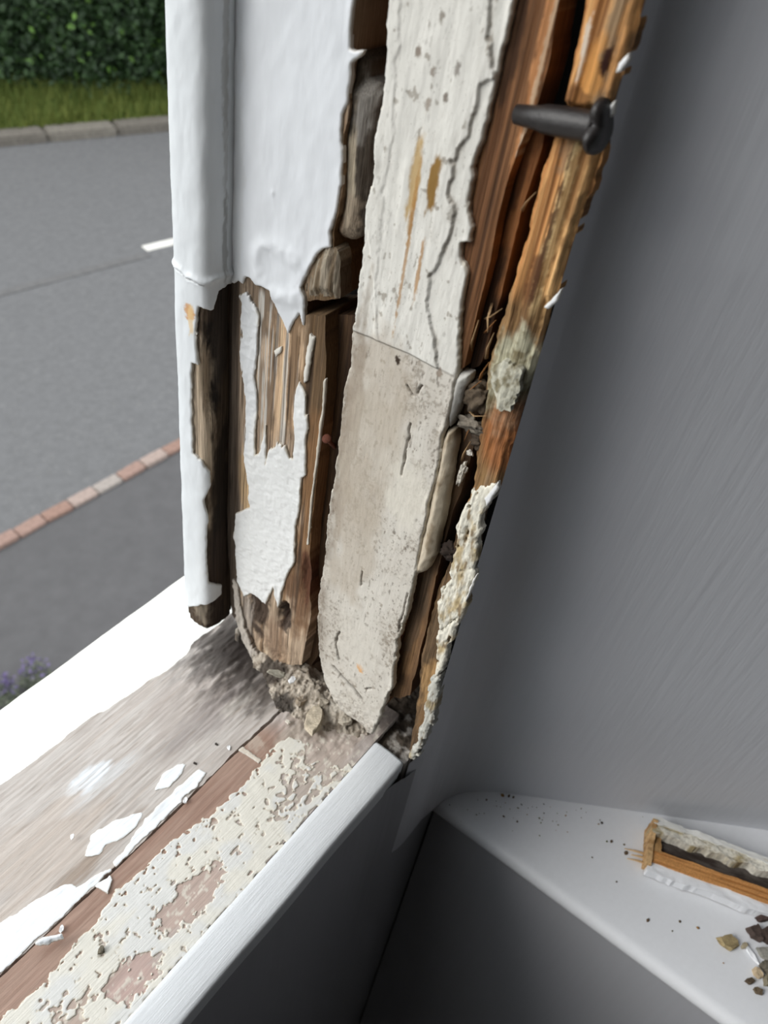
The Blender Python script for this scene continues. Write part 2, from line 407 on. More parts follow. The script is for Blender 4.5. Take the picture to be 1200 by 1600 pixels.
# --- outer pulley stile (channel of the upper sash)
S0 = jplane(0.0)
tan, brn, drk = S(196, 174, 150), S(146, 127, 108), S(70, 54, 41)
_pc = patches(S0, [((445, 560), 0.012, 0.045, S(200, 170, 138), 0.9), ((388, 760), 0.006, 0.028, S(186, 158, 122), 0.9), ((405, 470), 0.009, 0.018, S(116, 100, 84), 0.9), ((420, 640), 0.003, 0.05, S(118, 98, 80), 0.8), ((460, 560), 0.003, 0.05, S(92, 68, 46), 0.7),
                   ((497, 620), 0.010, 0.10, S(96, 75, 52), 0.95), ((485, 830), 0.010, 0.07, S(128, 96, 66), 0.9), ((478, 930), 0.012, 0.03, S(112, 84, 62), 0.9), ((405, 955), 0.008, 0.018, S(66, 54, 46), 0.95), ((445, 965), 0.005, 0.012, S(44, 34, 32), 0.9), ((430, 1000), 0.008, 0.02, S(140, 116, 96), 0.7), ((385, 970), 0.004, 0.03, S(170, 160, 150), 0.8), ((480, 900), 0.004, 0.02, S(84, 52, 36), 0.9)])
_ws = woodcol(tan, brn, S(140, 112, 84), 800, 14, 3)
def sh(U, V, d):
    h = 0.0004 * fbm(U * 900, V * 16, 14, 4)
    for (p, ru, rv, k) in (((445, 962), 0.004, 0.010, 0.005), ((405, 950), 0.007, 0.012, 0.003), ((478, 905), 0.003, 0.018, 0.002)):
        q = S0.px([p])[0]; r = np.sqrt(((U - q[0]) / ru) ** 2 + ((V - q[1]) / rv) ** 2); h = h - k * (1 - sst(0.2, 1.1, r + 0.3 * fbm(U * 400, V * 150, 2, 3)))
    low = 1 - sst(0.0, 0.03, V); return h - 0.0015 * low * (0.6 + fbm(U * 300, V * 200, 33, 4))
_rm = S0.px([(374, 450), (410, 446), (452, 500), (470, 560), (462, 690), (440, 720), (376, 715)])
def remn_crease(U, V, C):
    k = sst(0, 0.004, sdf(_rm, U, V)); g = fbm(U * 1100, V * 22, 301, 4)
    C = mix(C, S(206, 203, 196), 0.8 * k * sst(0.12, 0.32, g))                    # worn streaks of old paint left in the grain
    C = mix(C, S(58, 46, 38), 0.7 * sst(0.25, 0.45, fbm(U * 900, V * 12, 311, 4)))
    q = np.interp(V, [0.0, 0.3], [S0.px([(372, 960)])[0][0], S0.px([(362, 200)])[0][0]])
    return mix(C, S(46, 38, 33), 0.85 * (1 - sst(0.0005, 0.004, U - q + 0.001 * g)))  # crease shade against the outer lining mixed into the colour
stile = sheet('pulley_stile', S0, [(340, -60), (560, -60), (555, 0), (548, 80), (546, 160), (538, 210), (538, 250), (535, 290), (529, 330), (520, 363), (524, 395), (527, 467), (474, 470), (474, 492), (507, 494), (509, 560), (506, 620), (497, 720), (486, 820), (482, 900), (486, 960), (470, 1040), (432, 1036), (398, 1018), (362, 960), (350, 700), (346, 400)],
    0.0005, sh, lambda U, V, d: remn_crease(U, V, streaks(U, V, _pc(U, V, _ws(U, V, d)), 211, 0.5)), WOODZ, J, (0.0006, 500, 120), 0.020)
# broken splintered end beside the paint
_wg = woodcol(S(150, 140, 124), S(96, 84, 70), S(120, 104, 84), 1500, 40, 8)
sheet('splintered_wood', jplane(-0.0012), [(487, 414), (503, 391), (517, 384), (525, 396), (527, 430), (527, 467), (508, 462), (480, 466), (476, 450)], 0.0004,
      lambda U, V, d: 0.001 * fbm(U * 1200, V * 60, 6, 4) + 0.002 * sst(0, 0.004, d) - 0.001, _wg, WOODZ, stile, (0.0009, 700, 200), 0.006)
# white paint, upper sheet
upper = [(347, -70), (560, -70), (556, 0), (549, 76), (560, 78), (571, 78), (566, 88), (553, 97), (549, 120), (546, 160), (536, 178), (534, 205), (537, 240), (535, 287), (528, 330), (518, 363), (519, 384), (503, 389), (489, 410), (480, 430), (472, 447), (478, 462), (477, 490), (475, 507), (470, 488), (462, 498), (452, 518), (443, 498), (435, 485), (428, 466), (426, 453), (414, 446), (402, 443), (392, 432), (386, 430), (381, 441), (374, 436), (368, 440), (362, 436), (350, 400)]
_pu = patches(S0, [((352, 300), 0.0014, 0.12, S(190, 190, 186), 0.35), ((375, 330), 0.003, 0.06, S(205, 206, 206), 0.5)])
_wu = white(S(217, 220, 224), S(204, 202, 197))
def uh(U, V, d):
    h = paint_h(0.0002, 0.0009, 0.00035, 0.0006, 41, 150, 70)(U, V, d)
    q = S0.px([(440, 425)])[0]; r = np.sqrt(((U - q[0]) / 0.013) ** 2 + ((V - q[1]) / 0.011) ** 2)
    h = h + 0.0014 * np.exp(-((r - 0.8) / 0.3) ** 2) * (0.6 + 0.5 * fbm(U * 200, V * 200, 2, 2))       # blister
    h = h + 0.003 * sst(0.006, 0.0, U - S0.px([(352, 300)])[0][0]) ** 2                                # paint fillet in the corner
    for (p, s) in (((361, 227), 0.0012), ((430, 300), 0.0006)):
        q = S0.px([p])[0]; h = h + 0.0004 * np.exp(-((U - q[0]) ** 2 + ((V - q[1]) / 2) ** 2) / s ** 2)
    return h
sheet('white_paint', S0, upper, 0.00045, uh, lambda U, V, d: _pu(U, V, _wu(U, V, d)), PAINT, stile, (0.0006, 500, 300), 0.0014)
# white paint, lower peeling patch
lower = [(378, 461), (386, 455), (398, 473), (408, 493), (406, 534), (398, 587), (404, 627), (400, 684), (399, 712), (407, 709), (412, 690), (416, 664), (417, 700), (416, 725), (422, 703), (435, 690), (447, 696), (452, 712), (459, 717), (463, 680), (459, 652), (461, 615), (469, 595), (479, 611), (481, 640), (483, 668), (479, 684), (479, 741), (473, 745), (471, 778), (463, 822), (461, 879), (447, 904), (435, 948), (429, 914), (416, 942), (396, 926), (382, 930), (372, 906), (368, 839), (370, 802), (392, 792), (390, 765), (382, 709), (386, 676), (382, 595), (375, 554), (378, 522)]
_pl2 = patches(S0, [((392, 560), 0.006, 0.05, S(205, 208, 212), 0.6)])
def lcut(U, V, d):
    g = fbm(U * 900, V * 35, 77, 4); top = sst(0.10, 0.16, V)        # streaky wear in the upper part only
    return np.minimum(d, np.where(top > 0.02, d + 1e-4 - 0.0035 * top * np.clip(g - 0.12, 0, 1), d))
sheet('white_paint', S0, lower, 0.00042, paint_h(0.0003, 0.0007, 0.00035, 0.0005, 51, 420, 420), lambda U, V, d: _pl2(U, V, white(S(219, 220, 219), S(192, 184, 170))(U, V, d)), PAINT, stile, (0.0007, 600, 220), 0.0012, cut=lcut)
sheet('white_paint', S0, [(487, 520), (493, 528), (489, 552), (482, 593), (477, 597), (480, 560)], 0.0004, paint_h(0.0004, 0.0007), white(S(215, 212, 204)), PAINT, stile, (0.0006, 700, 300), 0.0012)
sheet('white_paint', S0, [(430, 548), (441, 541), (439, 549), (432, 557)], 0.0003, paint_h(0.0004, 0.0005), white(S(215, 212, 204)), PAINT, stile, (0.0006, 700, 300), 0.001)
sheet('white_paint', S0, [(507, 596), (510, 592), (507, 640), (498, 710), (489, 780), (483, 850), (481, 850), (487, 780), (496, 710), (504, 640)], 0.0003, paint_h(0.0004, 0.0005), white(S(205, 196, 178)), PAINT, stile, (0.0006, 900, 200), 0.001)  # thin pale line along the edge of the groove
sheet('white_paint', S0, [(366, 905), (372, 912), (378, 950), (386, 985), (396, 1010), (410, 1030), (402, 1036), (384, 1005), (372, 970)], 0.0004, paint_h(0.0004, 0.0008, 0.0006), white(S(186, 178, 168), S(150, 140, 130)), FLAKE, stile, (0.0012, 700, 400), 0.0015)
# groove of the parting bead below the broken step
_wgv = woodcol(S(84, 64, 46), S(58, 43, 32), S(40, 30, 24), 700, 12, 19)
sheet('groove', jplane(0.007), [(468, 492), (575, 494), (566, 600), (545, 720), (530, 830), (515, 930), (505, 1010), (480, 1050), (455, 1040), (470, 900), (480, 700), (478, 560)], 0.0006, ridges(0.0004), _wgv, WOODZ, J, (0.0006, 500, 120), 0.022)
# broken length of the parting bead, rounded, still stuck in the groove
_pb = woodcol(S(86, 78, 68), S(60, 53, 46), S(46, 40, 35), 600, 18, 29)
_pbp = patches(jplane(0.004), [((552, 290), 0.003, 0.022, S(172, 160, 140), 0.95), ((548, 345), 0.005, 0.012, S(150, 136, 118), 0.8), ((580, 150), 0.004, 0.012, S(140, 136, 130), 0.7), ((540, 330), 0.0015, 0.02, S(110, 84, 60), 0.8)])
sheet('parting_bead', jplane(0.004), [(545, 82), (566, 84), (573, 96), (574, 122), (590, 132), (598, 146), (597, 180), (589, 226), (588, 262), (584, 310), (576, 345), (566, 372), (550, 377), (527, 370), (524, 350), (532, 300), (533, 230)], 0.0005,
      lambda U, V, d: 0.0045 * np.sqrt(np.clip(d / 0.005, 0, 1)) + 0.0008 * fbm(U * 500, V * 60, 3, 4) - 0.002, lambda U, V, d: _pbp(U, V, _pb(U, V, d)), WOODZ, J, (0.0008, 400, 200), 0.010)
sheet('parting_bead', jplane(0.014), [(549, -70), (568, -70), (566, 0), (562, 60), (556, 88), (545, 82)], 0.0006, lambda U, V, d: 0.002 * sst(0, 0.003, d) + 0.0005 * fbm(U * 700, V * 30, 3, 4), lambda U, V, d: _pb(U, V, d), WOODZ, J, (0.0008, 400, 200), 0.010)

# --- inner stile (channel of the lower sash): cream paint over timber
SC = jplane(-0.0025)
cb = [(622, -70), (830, -70), (807, 0), (802, 25), (788, 72), (779, 125), (770, 160), (757, 208), (748, 240), (740, 271), (733, 310), (732, 333), (738, 354), (735, 375), (723, 380), (722, 400), (730, 425), (724, 470), (719, 526), (714, 582), (710, 614), (700, 665), (691, 682), (687, 725), (673, 776), (659, 845), (650, 896), (640, 942), (630, 975), (622, 1002), (617, 1040), (616, 1066), (603, 1095), (590, 1128), (582, 1146), (565, 1130), (539, 1110), (520, 1085), (510, 1060), (502, 1025), (500, 975), (500, 933), (509, 873), (515, 804), (529, 720), (534, 665), (543, 600), (551, 572), (555, 515), (561, 500), (565, 457), (571, 400), (577, 340), (579, 317), (587, 287), (592, 250), (594, 213), (602, 173), (607, 123), (613, 40)]
sheet_w = woodcol(S(150, 104, 64), S(110, 72, 44), S(86, 60, 40))
inner = sheet('inner_stile', jplane(-0.0006), [(624, -70), (826, -70), (803, 0), (775, 125), (736, 271), (728, 340), (715, 526), (706, 614), (684, 725), (656, 845), (637, 942), (614, 1040), (604, 1085), (588, 1118), (560, 1116), (530, 1085), (507, 1020), (505, 933), (514, 873), (534, 720), (556, 572), (566, 500), (582, 340), (590, 280), (598, 213), (612, 123)], 0.0008, ridges(0.0003), sheet_w, WOODZ, J, (0.0006, 500, 120), 0.030)
cr, crd = S(216, 214, 207), S(214, 209, 199)
_lft = SC.px([(500, 975), (509, 873), (515, 804), (529, 720), (534, 665), (543, 600), (553, 540), (560, 500)])[::-1]
_jl = SC.px([(555, 513), (640, 548), (716, 588)])          # paint joint across the board
def jline(U): return np.interp(U, _jl[:, 0], _jl[:, 1])
_pcr = patches(SC, [((655, 275), 0.0022, 0.014, S(178, 148, 96), 0.9), ((683, 287), 0.0018, 0.010, S(140, 108, 58), 1.0), ((652, 320), 0.0009, 0.014, S(168, 130, 80), 0.8), ((640, 400), 0.0007, 0.03, S(160, 118, 66), 0.75), ((660, 420), 0.0008, 0.012, S(165, 122, 70), 0.8),
                    ((565, 1042), 0.0022, 0.003, S(216, 160, 96), 0.9), ((600, 620), 0.014, 0.03, S(176, 164, 148), 0.5), ((548, 690), 0.0045, 0.06, S(150, 136, 120), 0.65), ((590, 700), 0.016, 0.04, S(180, 170, 155), 0.55), ((560, 830), 0.013, 0.045, S(176, 165, 150), 0.6), ((640, 770), 0.010, 0.02, S(212, 207, 195), 0.8), ((560, 1000), 0.012, 0.02, S(205, 200, 190), 0.7),
                    ((625, 560), 0.0011, 0.002, S(60, 48, 38), 1.0), ((660, 80), 0.0012, 0.0018, S(110, 92, 76), 0.8), ((683, 110), 0.001, 0.0015, S(110, 92, 76), 0.7), ((702, 150), 0.001, 0.0014, S(92, 76, 62), 0.8), ((722, 105), 0.001, 0.002, S(100, 88, 78), 0.7), ((675, 160), 0.0011, 0.002, S(130, 112, 96), 0.7), ((697, 25), 0.001, 0.002, S(100, 86, 70), 0.7), ((713, 330), 0.0018, 0.003, S(140, 134, 124), 0.7), ((690, 580), 0.0014, 0.0022, S(120, 100, 82), 0.7)])
_cracks = [([(533, 985), (527, 1000), (531, 1028)], 0.0004), ([(524, 1040), (540, 1058), (556, 1075), (568, 1090)], 0.0008), ([(568, 890), (566, 912)], 0.0003), ([(640, 925), (630, 960), (625, 985)], 0.0003), ([(645, 660), (638, 700), (630, 740)], 0.0003), ([(640, 600), (648, 615)], 0.0003), ([(655, 612), (662, 600)], 0.0003), ([(574, 1075), (584, 1073)], 0.0004)]
_cuv = [(SC.px(c), wd) for c, wd in _cracks]
_st1 = SC.px([(830, -80), (775, -80), (768, 60), (774, 118), (756, 130), (748, 170), (735, 205), (712, 250), (705, 300), (716, 330), (712, 352), (700, 380), (690, 405), (676, 425), (672, 470), (684, 540), (690, 585), (720, 590), (760, 420), (830, 100)])
_st2 = SC.px([(600, 560), (575, 300), (590, 100), (600, -60), (640, -60), (628, 80), (622, 200), (606, 300), (596, 420), (590, 520)])
def stepd(U, V):
    j = 0.0012 * fbm(U * 500, V * 260, 131, 4)
    return sdf(_st1, U, V) + j, sdf(_st2, U, V) + j
def crackd(U, V):
    k = np.zeros(U.shape); Uw = U + 0.0008 * fbm(U * 500, V * 300, 61, 3)
    for c, wd in _cuv:
        for a, b in zip(c[:-1], c[1:]):
            e = b - a; t = np.clip(((Uw - a[0]) * e[0] + (V - a[1]) * e[1]) / e.dot(e), 0, 1)
            dd = np.hypot(Uw - a[0] - e[0] * t, V - a[1] - e[1] * t); k = np.maximum(k, np.exp(-(dd / wd) ** 2))
    return k
def crh(U, V, d):
    low = sst(0.0006, -0.0006, V - jline(U))
    h = 0.0004 + 0.0016 * sst(-0.0004, 0.0006, d) - 0.0007 * low + 0.00035 * fbm(U * 180, V * 60, 44, 4) * (1 - 0.6 * low)
    h = h + 0.0008 * (1 - sst(0, 0.0025, d)) * np.clip(fbm(U * 150, V * 130, 9, 2), 0, 1)
    foot = 1 - sst(0.0, 0.035, V); h = h + 0.0022 * foot * fbm(U * 160, V * 160, 13, 4)
    a, b = stepd(U, V); up_ = 1 - low
    h = h + up_ * (-0.0009 * sst(-0.0002, 0.0003, a) + 0.00035 * sst(-0.0004, 0.0004, b) + 0.0002 * np.clip(fbm(U * 420, V * 26, 141, 4), -0.2, 1))
    return h - 0.0014 * crackd(U, V)
def crc(U, V, d):
    low = sst(0.0006, -0.0006, V - jline(U))
    C = mix(cr, crd, low * 0.55); nz = fbm(U * 340, V * 260, 71, 5)
    C = mix(C, S(150, 140, 126), np.clip(0.8 * low, 0.25, 1) * sst(0.1, 0.6, nz) * 0.4)
    C = mix(C, S(120, 108, 92), 0.6 * sst(0.45, 0.6, fbm(U * 520, V * 300, 81, 3)))
    a, b = stepd(U, V); C = mix(C, S(130, 120, 106), 0.7 * (1 - low) * np.exp(-((a - 0.0003) / 0.0005) ** 2) * sst(-0.3, 0.3, fbm(U * 200, V * 90, 151, 3)))  # shadow line of the step between paint layers put into the colour
    dirt = low * (0.35 + 0.5 * sst(-0.3, 0.5, fbm(U * 70, V * 40, 161, 4))) + 0.18
    dirt = np.maximum(dirt, low * 0.9 * np.exp(-((U - np.interp(V, _lft[::-1, 1], _lft[::-1, 0])) / 0.006) ** 2))
    C = mix(C, S(112, 99, 86), 0.62 * low * np.exp(-((U - np.interp(V, _lft[::-1, 1], _lft[::-1, 0])) / 0.0055) ** 2) * sst(_lft[-1, 1] * 0.35, _lft[-1, 1] * 0.75, V) * sst(-0.7, 0.3, fbm(U * 260, V * 160, 191, 4)))
    C = mix(C, S(104, 92, 78), 0.5 * sst(0.0, 0.2, dirt * 0.5 - 0.46 + 0.42 * fbm(U * 1300, V * 900, 171, 3) + 0.12 * fbm(U * 300, V * 200, 172, 3)))
    C = mix(C, S(150, 136, 120), 0.32 * dirt * low)
    C = mix(C, S(84, 72, 60), 0.6 * sst(0.42, 0.6, fbm(U * 1100, V * 340, 181, 3)) * (0.4 + 0.6 * low))
    C = _pcr(U, V, C)
    C = mix(C, S(88, 76, 64), 0.6 * np.exp(-((V - jline(U)) / 0.00035) ** 2))
    C = mix(C, S(70, 60, 50), 0.8 * crackd(U, V))
    return mix(S(214, 208, 194), C, sst(0.0001, 0.0006, d))
cream = sheet('cream_paint', SC, cb, 0.00035, crh, crc, CREAM, inner, (0.0010, 420, 220), 0.0022)
# rolled paint bead along the edge
BD = jplane(-0.0005)
sheet('paint_bead', BD, [(712, 670), (713, 690), (706, 730), (700, 767), (690, 820), (680, 868), (668, 890), (655, 895), (650, 888), (660, 850), (672, 800), (684, 745), (692, 700), (702, 670)], 0.0004, lambda U, V, d: 0.003 * np.sqrt(np.clip(d / 0.0025, 0, 1)) + 0.0003 * fbm(U * 400, V * 200, 5, 3),
      lambda U, V, d: mix(S(196, 184, 164), S(150, 134, 112), sst(0.1, 0.6, fbm(U * 300, V * 120, 3, 4))), CREAM, inner, (0.0005, 500, 200), 0.003)
sheet('paint_bead', BD, [(714, 582), (722, 579), (735, 584), (733, 596), (727, 606), (720, 630), (713, 650), (704, 667), (703, 640), (708, 610)], 0.0004, lambda U, V, d: 0.003 * np.sqrt(np.clip(d / 0.003, 0, 1)) + 0.0003 * fbm(U * 400, V * 200, 5, 3),
      lambda U, V, d: mix(S(198, 196, 190), S(150, 146, 138), sst(0.1, 0.6, fbm(U * 300, V * 120, 3, 4))), CREAM, inner, (0.0006, 500, 200), 0.003)

# --- torn bare timber where the inside bead has gone
B1, B2 = jplane(-0.0014), jplane(0.0028)
_b1 = woodcol(S(130, 92, 62), S(98, 66, 43), S(76, 52, 36), 1100, 12, 15)
_b1p = patches(B1, [((850, 60), 0.0016, 0.05, S(182, 128, 84), 0.8), ((800, 300), 0.002, 0.05, S(150, 100, 62), 0.6), ((845, 110), 0.0008, 0.03, S(200, 178, 150), 0.6), ((805, 60), 0.003, 0.02, S(56, 38, 26), 0.8), ((800, 280), 0.0006, 0.014, S(205, 190, 170), 0.7)])
bare = sheet('bare_strip', B1, [(800, -70), (895, -70), (875, 0), (862, 70), (855, 104), (842, 150), (833, 183), (822, 205), (807, 233), (790, 287), (773, 362), (757, 437), (740, 510), (724, 575), (712, 578), (700, 560), (740, 270)], 0.00045, ridges(0.0009, 800, 9, 25), lambda U, V, d: streaks(U, V, _b1p(U, V, _b1(U, V, d)), 231), RAWZ, J, (0.0006, 700, 60), 0.010)
_b2 = woodcol(S(96, 64, 42), S(70, 47, 32), S(54, 38, 28), 1100, 12, 35)
_b2p = patches(B2, [((830, 260), 0.004, 0.04, S(110, 68, 38), 0.7), ((800, 390), 0.003, 0.04, S(150, 100, 60), 0.6), ((750, 520), 0.006, 0.03, S(46, 33, 24), 0.8)])
sheet('bare_strip', B2, [(835, 185), (851, 195), (846, 230), (840, 250), (828, 290), (815, 325), (800, 390), (790, 433), (774, 490), (762, 540), (748, 572), (718, 580), (730, 500), (770, 360)], 0.0005, ridges(0.0009, 800, 9, 45), lambda U, V, d: streaks(U, V, _b2p(U, V, _b2(U, V, d)), 241), RAWZ, J, (0.0008, 700, 80), 0.010)
_b3 = woodcol(S(120, 92, 66), S(88, 66, 48), S(62, 47, 36), 700, 12, 55)
_b3p = patches(jplane(0.003), [((745, 640), 0.007, 0.03, S(60, 48, 38), 0.8), ((640, 1010), 0.004, 0.04, S(146, 112, 78), 0.8), ((655, 950), 0.004, 0.03, S(110, 92, 74), 0.7), ((715, 760), 0.004, 0.05, S(78, 60, 44), 0.7)])
sheet('bare_strip', jplane(0.003), [(716, 590), (752, 588), (748, 640), (738, 700), (725, 745), (708, 800), (694, 850), (680, 905), (667, 970), (655, 1030), (640, 1085), (625, 1090), (606, 1086), (615, 1000), (640, 900), (665, 780), (700, 650)], 0.0005, ridges(0.0006, 800, 12, 65), lambda U, V, d: streaks(U, V, _b3p(U, V, _b3(U, V, d)), 251), WOODZ, J, (0.0008, 600, 90), 0.012)
# splinters and torn fibres in the gap
def fibre(name, pts, r, mat, parent, c):
    cu = []
    n = 6
    P = np.array(pts); V = []; Fc = []
    for i, p in enumerate(P):
        t = _n(P[min(i + 1, len(P) - 1)] - P[max(i - 1, 0)]); a = _n(np.cross(t, [0.3, 0.5, 0.8])); b = np.cross(t, a)
        rr = r * (1 - 0.75 * i / (len(P) - 1))
        for k in range(n): V.append(p + rr * (a * math.cos(k * 2 * math.pi / n) + 0.5 * b * math.sin(k * 2 * math.pi / n)))
    for i in range(len(P) - 1):
        for k in range(n): Fc.append([i * n + k, i * n + (k + 1) % n, (i + 1) * n + (k + 1) % n, (i + 1) * n + k])
    Fc.append(list(range(n))[::-1]); Fc.append([(len(P) - 1) * n + k for k in range(n)])
    me = bpy.data.meshes.new(name); me.from_pydata([tuple(v) for v in V], [], Fc); setcol(me, np.tile(c, (len(V), 1)))
    return link(name, me, mat, parent)
def at(x, p):
    pl = jplane(x); u = pl.px([p])[0]; return pl.pos(np.array(u[0]), np.array(u[1]), np.array(0.0))
rg = random.Random(3)
for (a, b) in (((757, 498), (785, 482)), ((735, 560), (748, 500)), ((770, 470), (762, 520)), ((728, 610), (752, 595)), ((742, 660), (725, 690)), ((758, 520), (775, 500)), ((732, 640), (760, 650)), ((722, 720), (735, 690)), ((760, 560), (772, 520)), ((748, 600), (764, 566)), ((815, 330), (838, 300))):
    A = at(0.004, a); Bq = at(-0.002, b); m_ = (A + Bq) / 2 + np.array([-0.0015, 0, 0.001 * rg.uniform(-1, 1)])
    fibre('splinter', [A, m_, Bq], 0.0007, RAWZ, J, S(*rg.choice([(150, 104, 62), (110, 76, 46), (170, 140, 104)])))
# cobweb-grey fluff and paint crumbs caught in the lower gap
def lump(name, c, size, mat, parent, colr, seed, sub=3, rough=0.35):
    bm = bmesh.new(); bmesh.ops.create_icosphere(bm, subdivisions=4, radius=0.8)
    V = np.array([v.co[:] for v in bm.verts])
    n = 1 + 1.1 * fbm(V[:, 0] * 2.7 + V[:, 2] * 1.3 + seed, V[:, 1] * 2.7 + V[:, 2] * 2.3, seed, 5)
    V = V * n[:, None] * np.array(size)
    for v, q in zip(bm.verts, V): v.co = Vector(q + np.array(c))
    me = bpy.data.meshes.new(name); bm.to_mesh(me); bm.free(); setcol(me, mix(np.tile(colr, (len(V), 1)), np.tile(colr * 0.6, (len(V), 1)), sst(-0.1, 0.5, fbm(V[:, 0] * 900, V[:, 2] * 900, seed, 3))))
    return link(name, me, mat, parent)
for k, (p, s_, c_) in enumerate((((738, 665), (0.003, 0.006, 0.0035), (128, 120, 108)), ((748, 690), (0.002, 0.004, 0.003), (84, 72, 60)), ((722, 740), (0.0015, 0.0016, 0.006), (206, 200, 188)), ((735, 708), (0.001, 0.0014, 0.001), (215, 210, 200)), ((703, 865), (0.002, 0.004, 0.005), (50, 40, 34)), ((747, 620), (0.003, 0.005, 0.006), (90, 78, 64)))):
    lump('crumb', at(0.001, p), s_, DUST, J, S(*c_), 40 + k)

# --- inner lining: raw pine edge above, flaking filler and paint below
SI = jplane(-0.001)
_wo = woodcol(S(210, 160, 104), S(182, 126, 76), S(220, 178, 124), 1100, 10, 75)
_dk = lambda U, V, C: mix(mix(C, S(96, 58, 30), 0.8 * sst(0.22, 0.5, fbm(U * 900, V * 9, 91, 3))), S(60, 38, 24), 0.9 * sst(0.45, 0.62, fbm(U * 700, V * 12, 97, 3)))
_pi = patches(SI, [((962, 60), 0.0035, 0.025, S(138, 116, 92), 0.85), ((955, 110), 0.003, 0.012, S(140, 112, 84), 0.8), ((920, 130), 0.004, 0.012, S(206, 146, 80), 0.8), ((950, 95), 0.0016, 0.004, S(48, 22, 16), 1.0), ((903, 155), 0.005, 0.004, S(92, 58, 34), 0.7), ((917, 60), 0.0007, 0.006, S(220, 210, 195), 0.8), ((912, 95), 0.0006, 0.006, S(220, 210, 195), 0.7), ((985, 30), 0.002, 0.02, S(206, 150, 92), 0.7)])
def ih_(U, V, d): return 0.0011 * fbm(U * 700, V * 8, 66, 4) + 0.002 * sst(0, 0.002, d) - 0.0015
up = [(925, -70), (1022, -70), (1001, 0), (990, 40), (983, 71), (970, 98), (966, 120), (960, 142), (948, 170), (936, 174), (915, 171), (897, 172), (880, 158), (890, 120), (902, 60), (913, 0)]
lining = sheet('inner_lining', SI, up, 0.00045, ih_, lambda U, V, d: _pi(U, V, _dk(U, V, _wo(U, V, d))), RAWZ, J, (0.0007, 500, 200), 0.004)
def zsplit(p): return SI.px([p])[0][1]
z1, z2, z3 = zsplit((850, 478)), zsplit((800, 600)), zsplit((765, 762))
_pj = patches(SI, [((890, 240), 0.003, 0.006, S(150, 118, 88), 0.8), ((900, 290), 0.002, 0.02, S(112, 74, 40), 0.7), ((870, 350), 0.002, 0.05, S(216, 190, 140), 0.7), ((835, 440), 0.003, 0.012, S(96, 62, 38), 0.85), ((850, 400), 0.001, 0.03, S(70, 42, 24), 0.9), ((880, 330), 0.0012, 0.03, S(120, 84, 44), 0.7)])
def lc(U, V, d):
    nz = 0.006 * fbm(U * 300, V * 60, 12, 3)
    C = _pj(U, V, _dk(U, V, _wo(U, V, d)))
    g = woodcol(S(150, 118, 80), S(110, 82, 54), S(134, 110, 84), 900, 20, 18)(U, V, d)
    C = mix(C, g, sst(z1 + 0.004, z1 - 0.006, V + nz))
    f = mix(S(176, 172, 148), S(120, 110, 84), sst(-0.1, 0.5, fbm(U * 400, V * 300, 5, 4)))
    q = SI.px([(795, 597)])[0]; C = mix(C, f, 1 - sst(0.7, 1.1, np.hypot((U - q[0]) / 0.008, (V - q[1]) / 0.020) + 0.4 * fbm(U * 300, V * 200, 6, 4)))
    q = SI.px([(785, 680)])[0]; C = mix(C, S(150, 92, 52), 0.75 * (1 - sst(0.6, 1.1, np.hypot((U - q[0]) / 0.008, (V - q[1]) / 0.018))))
    return C
def lh(U, V, d):
    low = sst(z1 + 0.004, z1 - 0.01, V)
    return ih_(U, V, d) + low * (0.0007 * fbm(U * 500, V * 120, 16, 4) - 0.0008)
lo = [(865, 212), (880, 208), (900, 210), (925, 222), (938, 225), (931, 258), (921, 292), (907, 329), (886, 388), (876, 425), (868, 455), (850, 478), (840, 521), (825, 583), (816, 614), (802, 656), (793, 697), (783, 740), (772, 775), (745, 790), (722, 800), (737, 757), (742, 697), (752, 640), (757, 591), (765, 550), (782, 500), (794, 462), (811, 408), (840, 292)]
lo_o = sheet('inner_lining', SI, lo, 0.00045, lh, lc, RAWZ, J, (0.0010, 500, 220), 0.004)
_lg = woodcol(S(120, 96, 70), S(86, 68, 50), S(64, 52, 40), 700, 20, 88)
_lgp = patches(SI, [((676, 1000), 0.005, 0.02, S(96, 78, 58), 0.8), ((672, 1075), 0.006, 0.02, S(168, 134, 92), 0.8), ((660, 1130), 0.004, 0.012, S(120, 92, 62), 0.8)])
low_w = sheet('inner_lining', jplane(0.0008), [(725, 795), (765, 770), (745, 831), (738, 901), (717, 961), (698, 1007), (685, 1058), (680, 1104), (661, 1151), (645, 1185), (640, 1172), (648, 1127), (654, 1080), (659, 1035), (668, 989), (684, 924), (708, 864)], 0.0005, lambda U, V, d: 0.0012 * fbm(U * 500, V * 60, 8, 4), lambda U, V, d: _lgp(U, V, _lg(U, V, d)), WOODZ, J, (0.0008, 500, 200), 0.004)
# flaking cream paint and filler on it
fl = lambda U, V, d: mix(mix(S(216, 212, 198), S(178, 160, 124), sst(0.0, 0.5, fbm(U * 260, V * 110, 4, 4))), S(140, 122, 96), sst(0.2, 0.5, fbm(U * 700, V * 160, 14, 4)))
flcut = lambda U, V, d: np.minimum(d, 0.004 * (0.58 - fbm(U * 420, V * 150, 201, 4)))
flh = lambda U, V, d: 0.0011 * sst(-0.0003, 0.0009, d) + 0.0006 * fbm(U * 700, V * 110, 24, 5)
sheet('flaking_paint', jplane(-0.0004), [(738, 765), (760, 762), (778, 752), (770, 775), (757, 795), (750, 830), (745, 860), (741, 900), (732, 930), (722, 960), (712, 965), (690, 985), (684, 955), (692, 920), (705, 905), (712, 868), (716, 826), (722, 800), (734, 785)], 0.00042, flh, fl, FLAKE, low_w, (0.0018, 420, 220), 0.0025, cut=flcut)
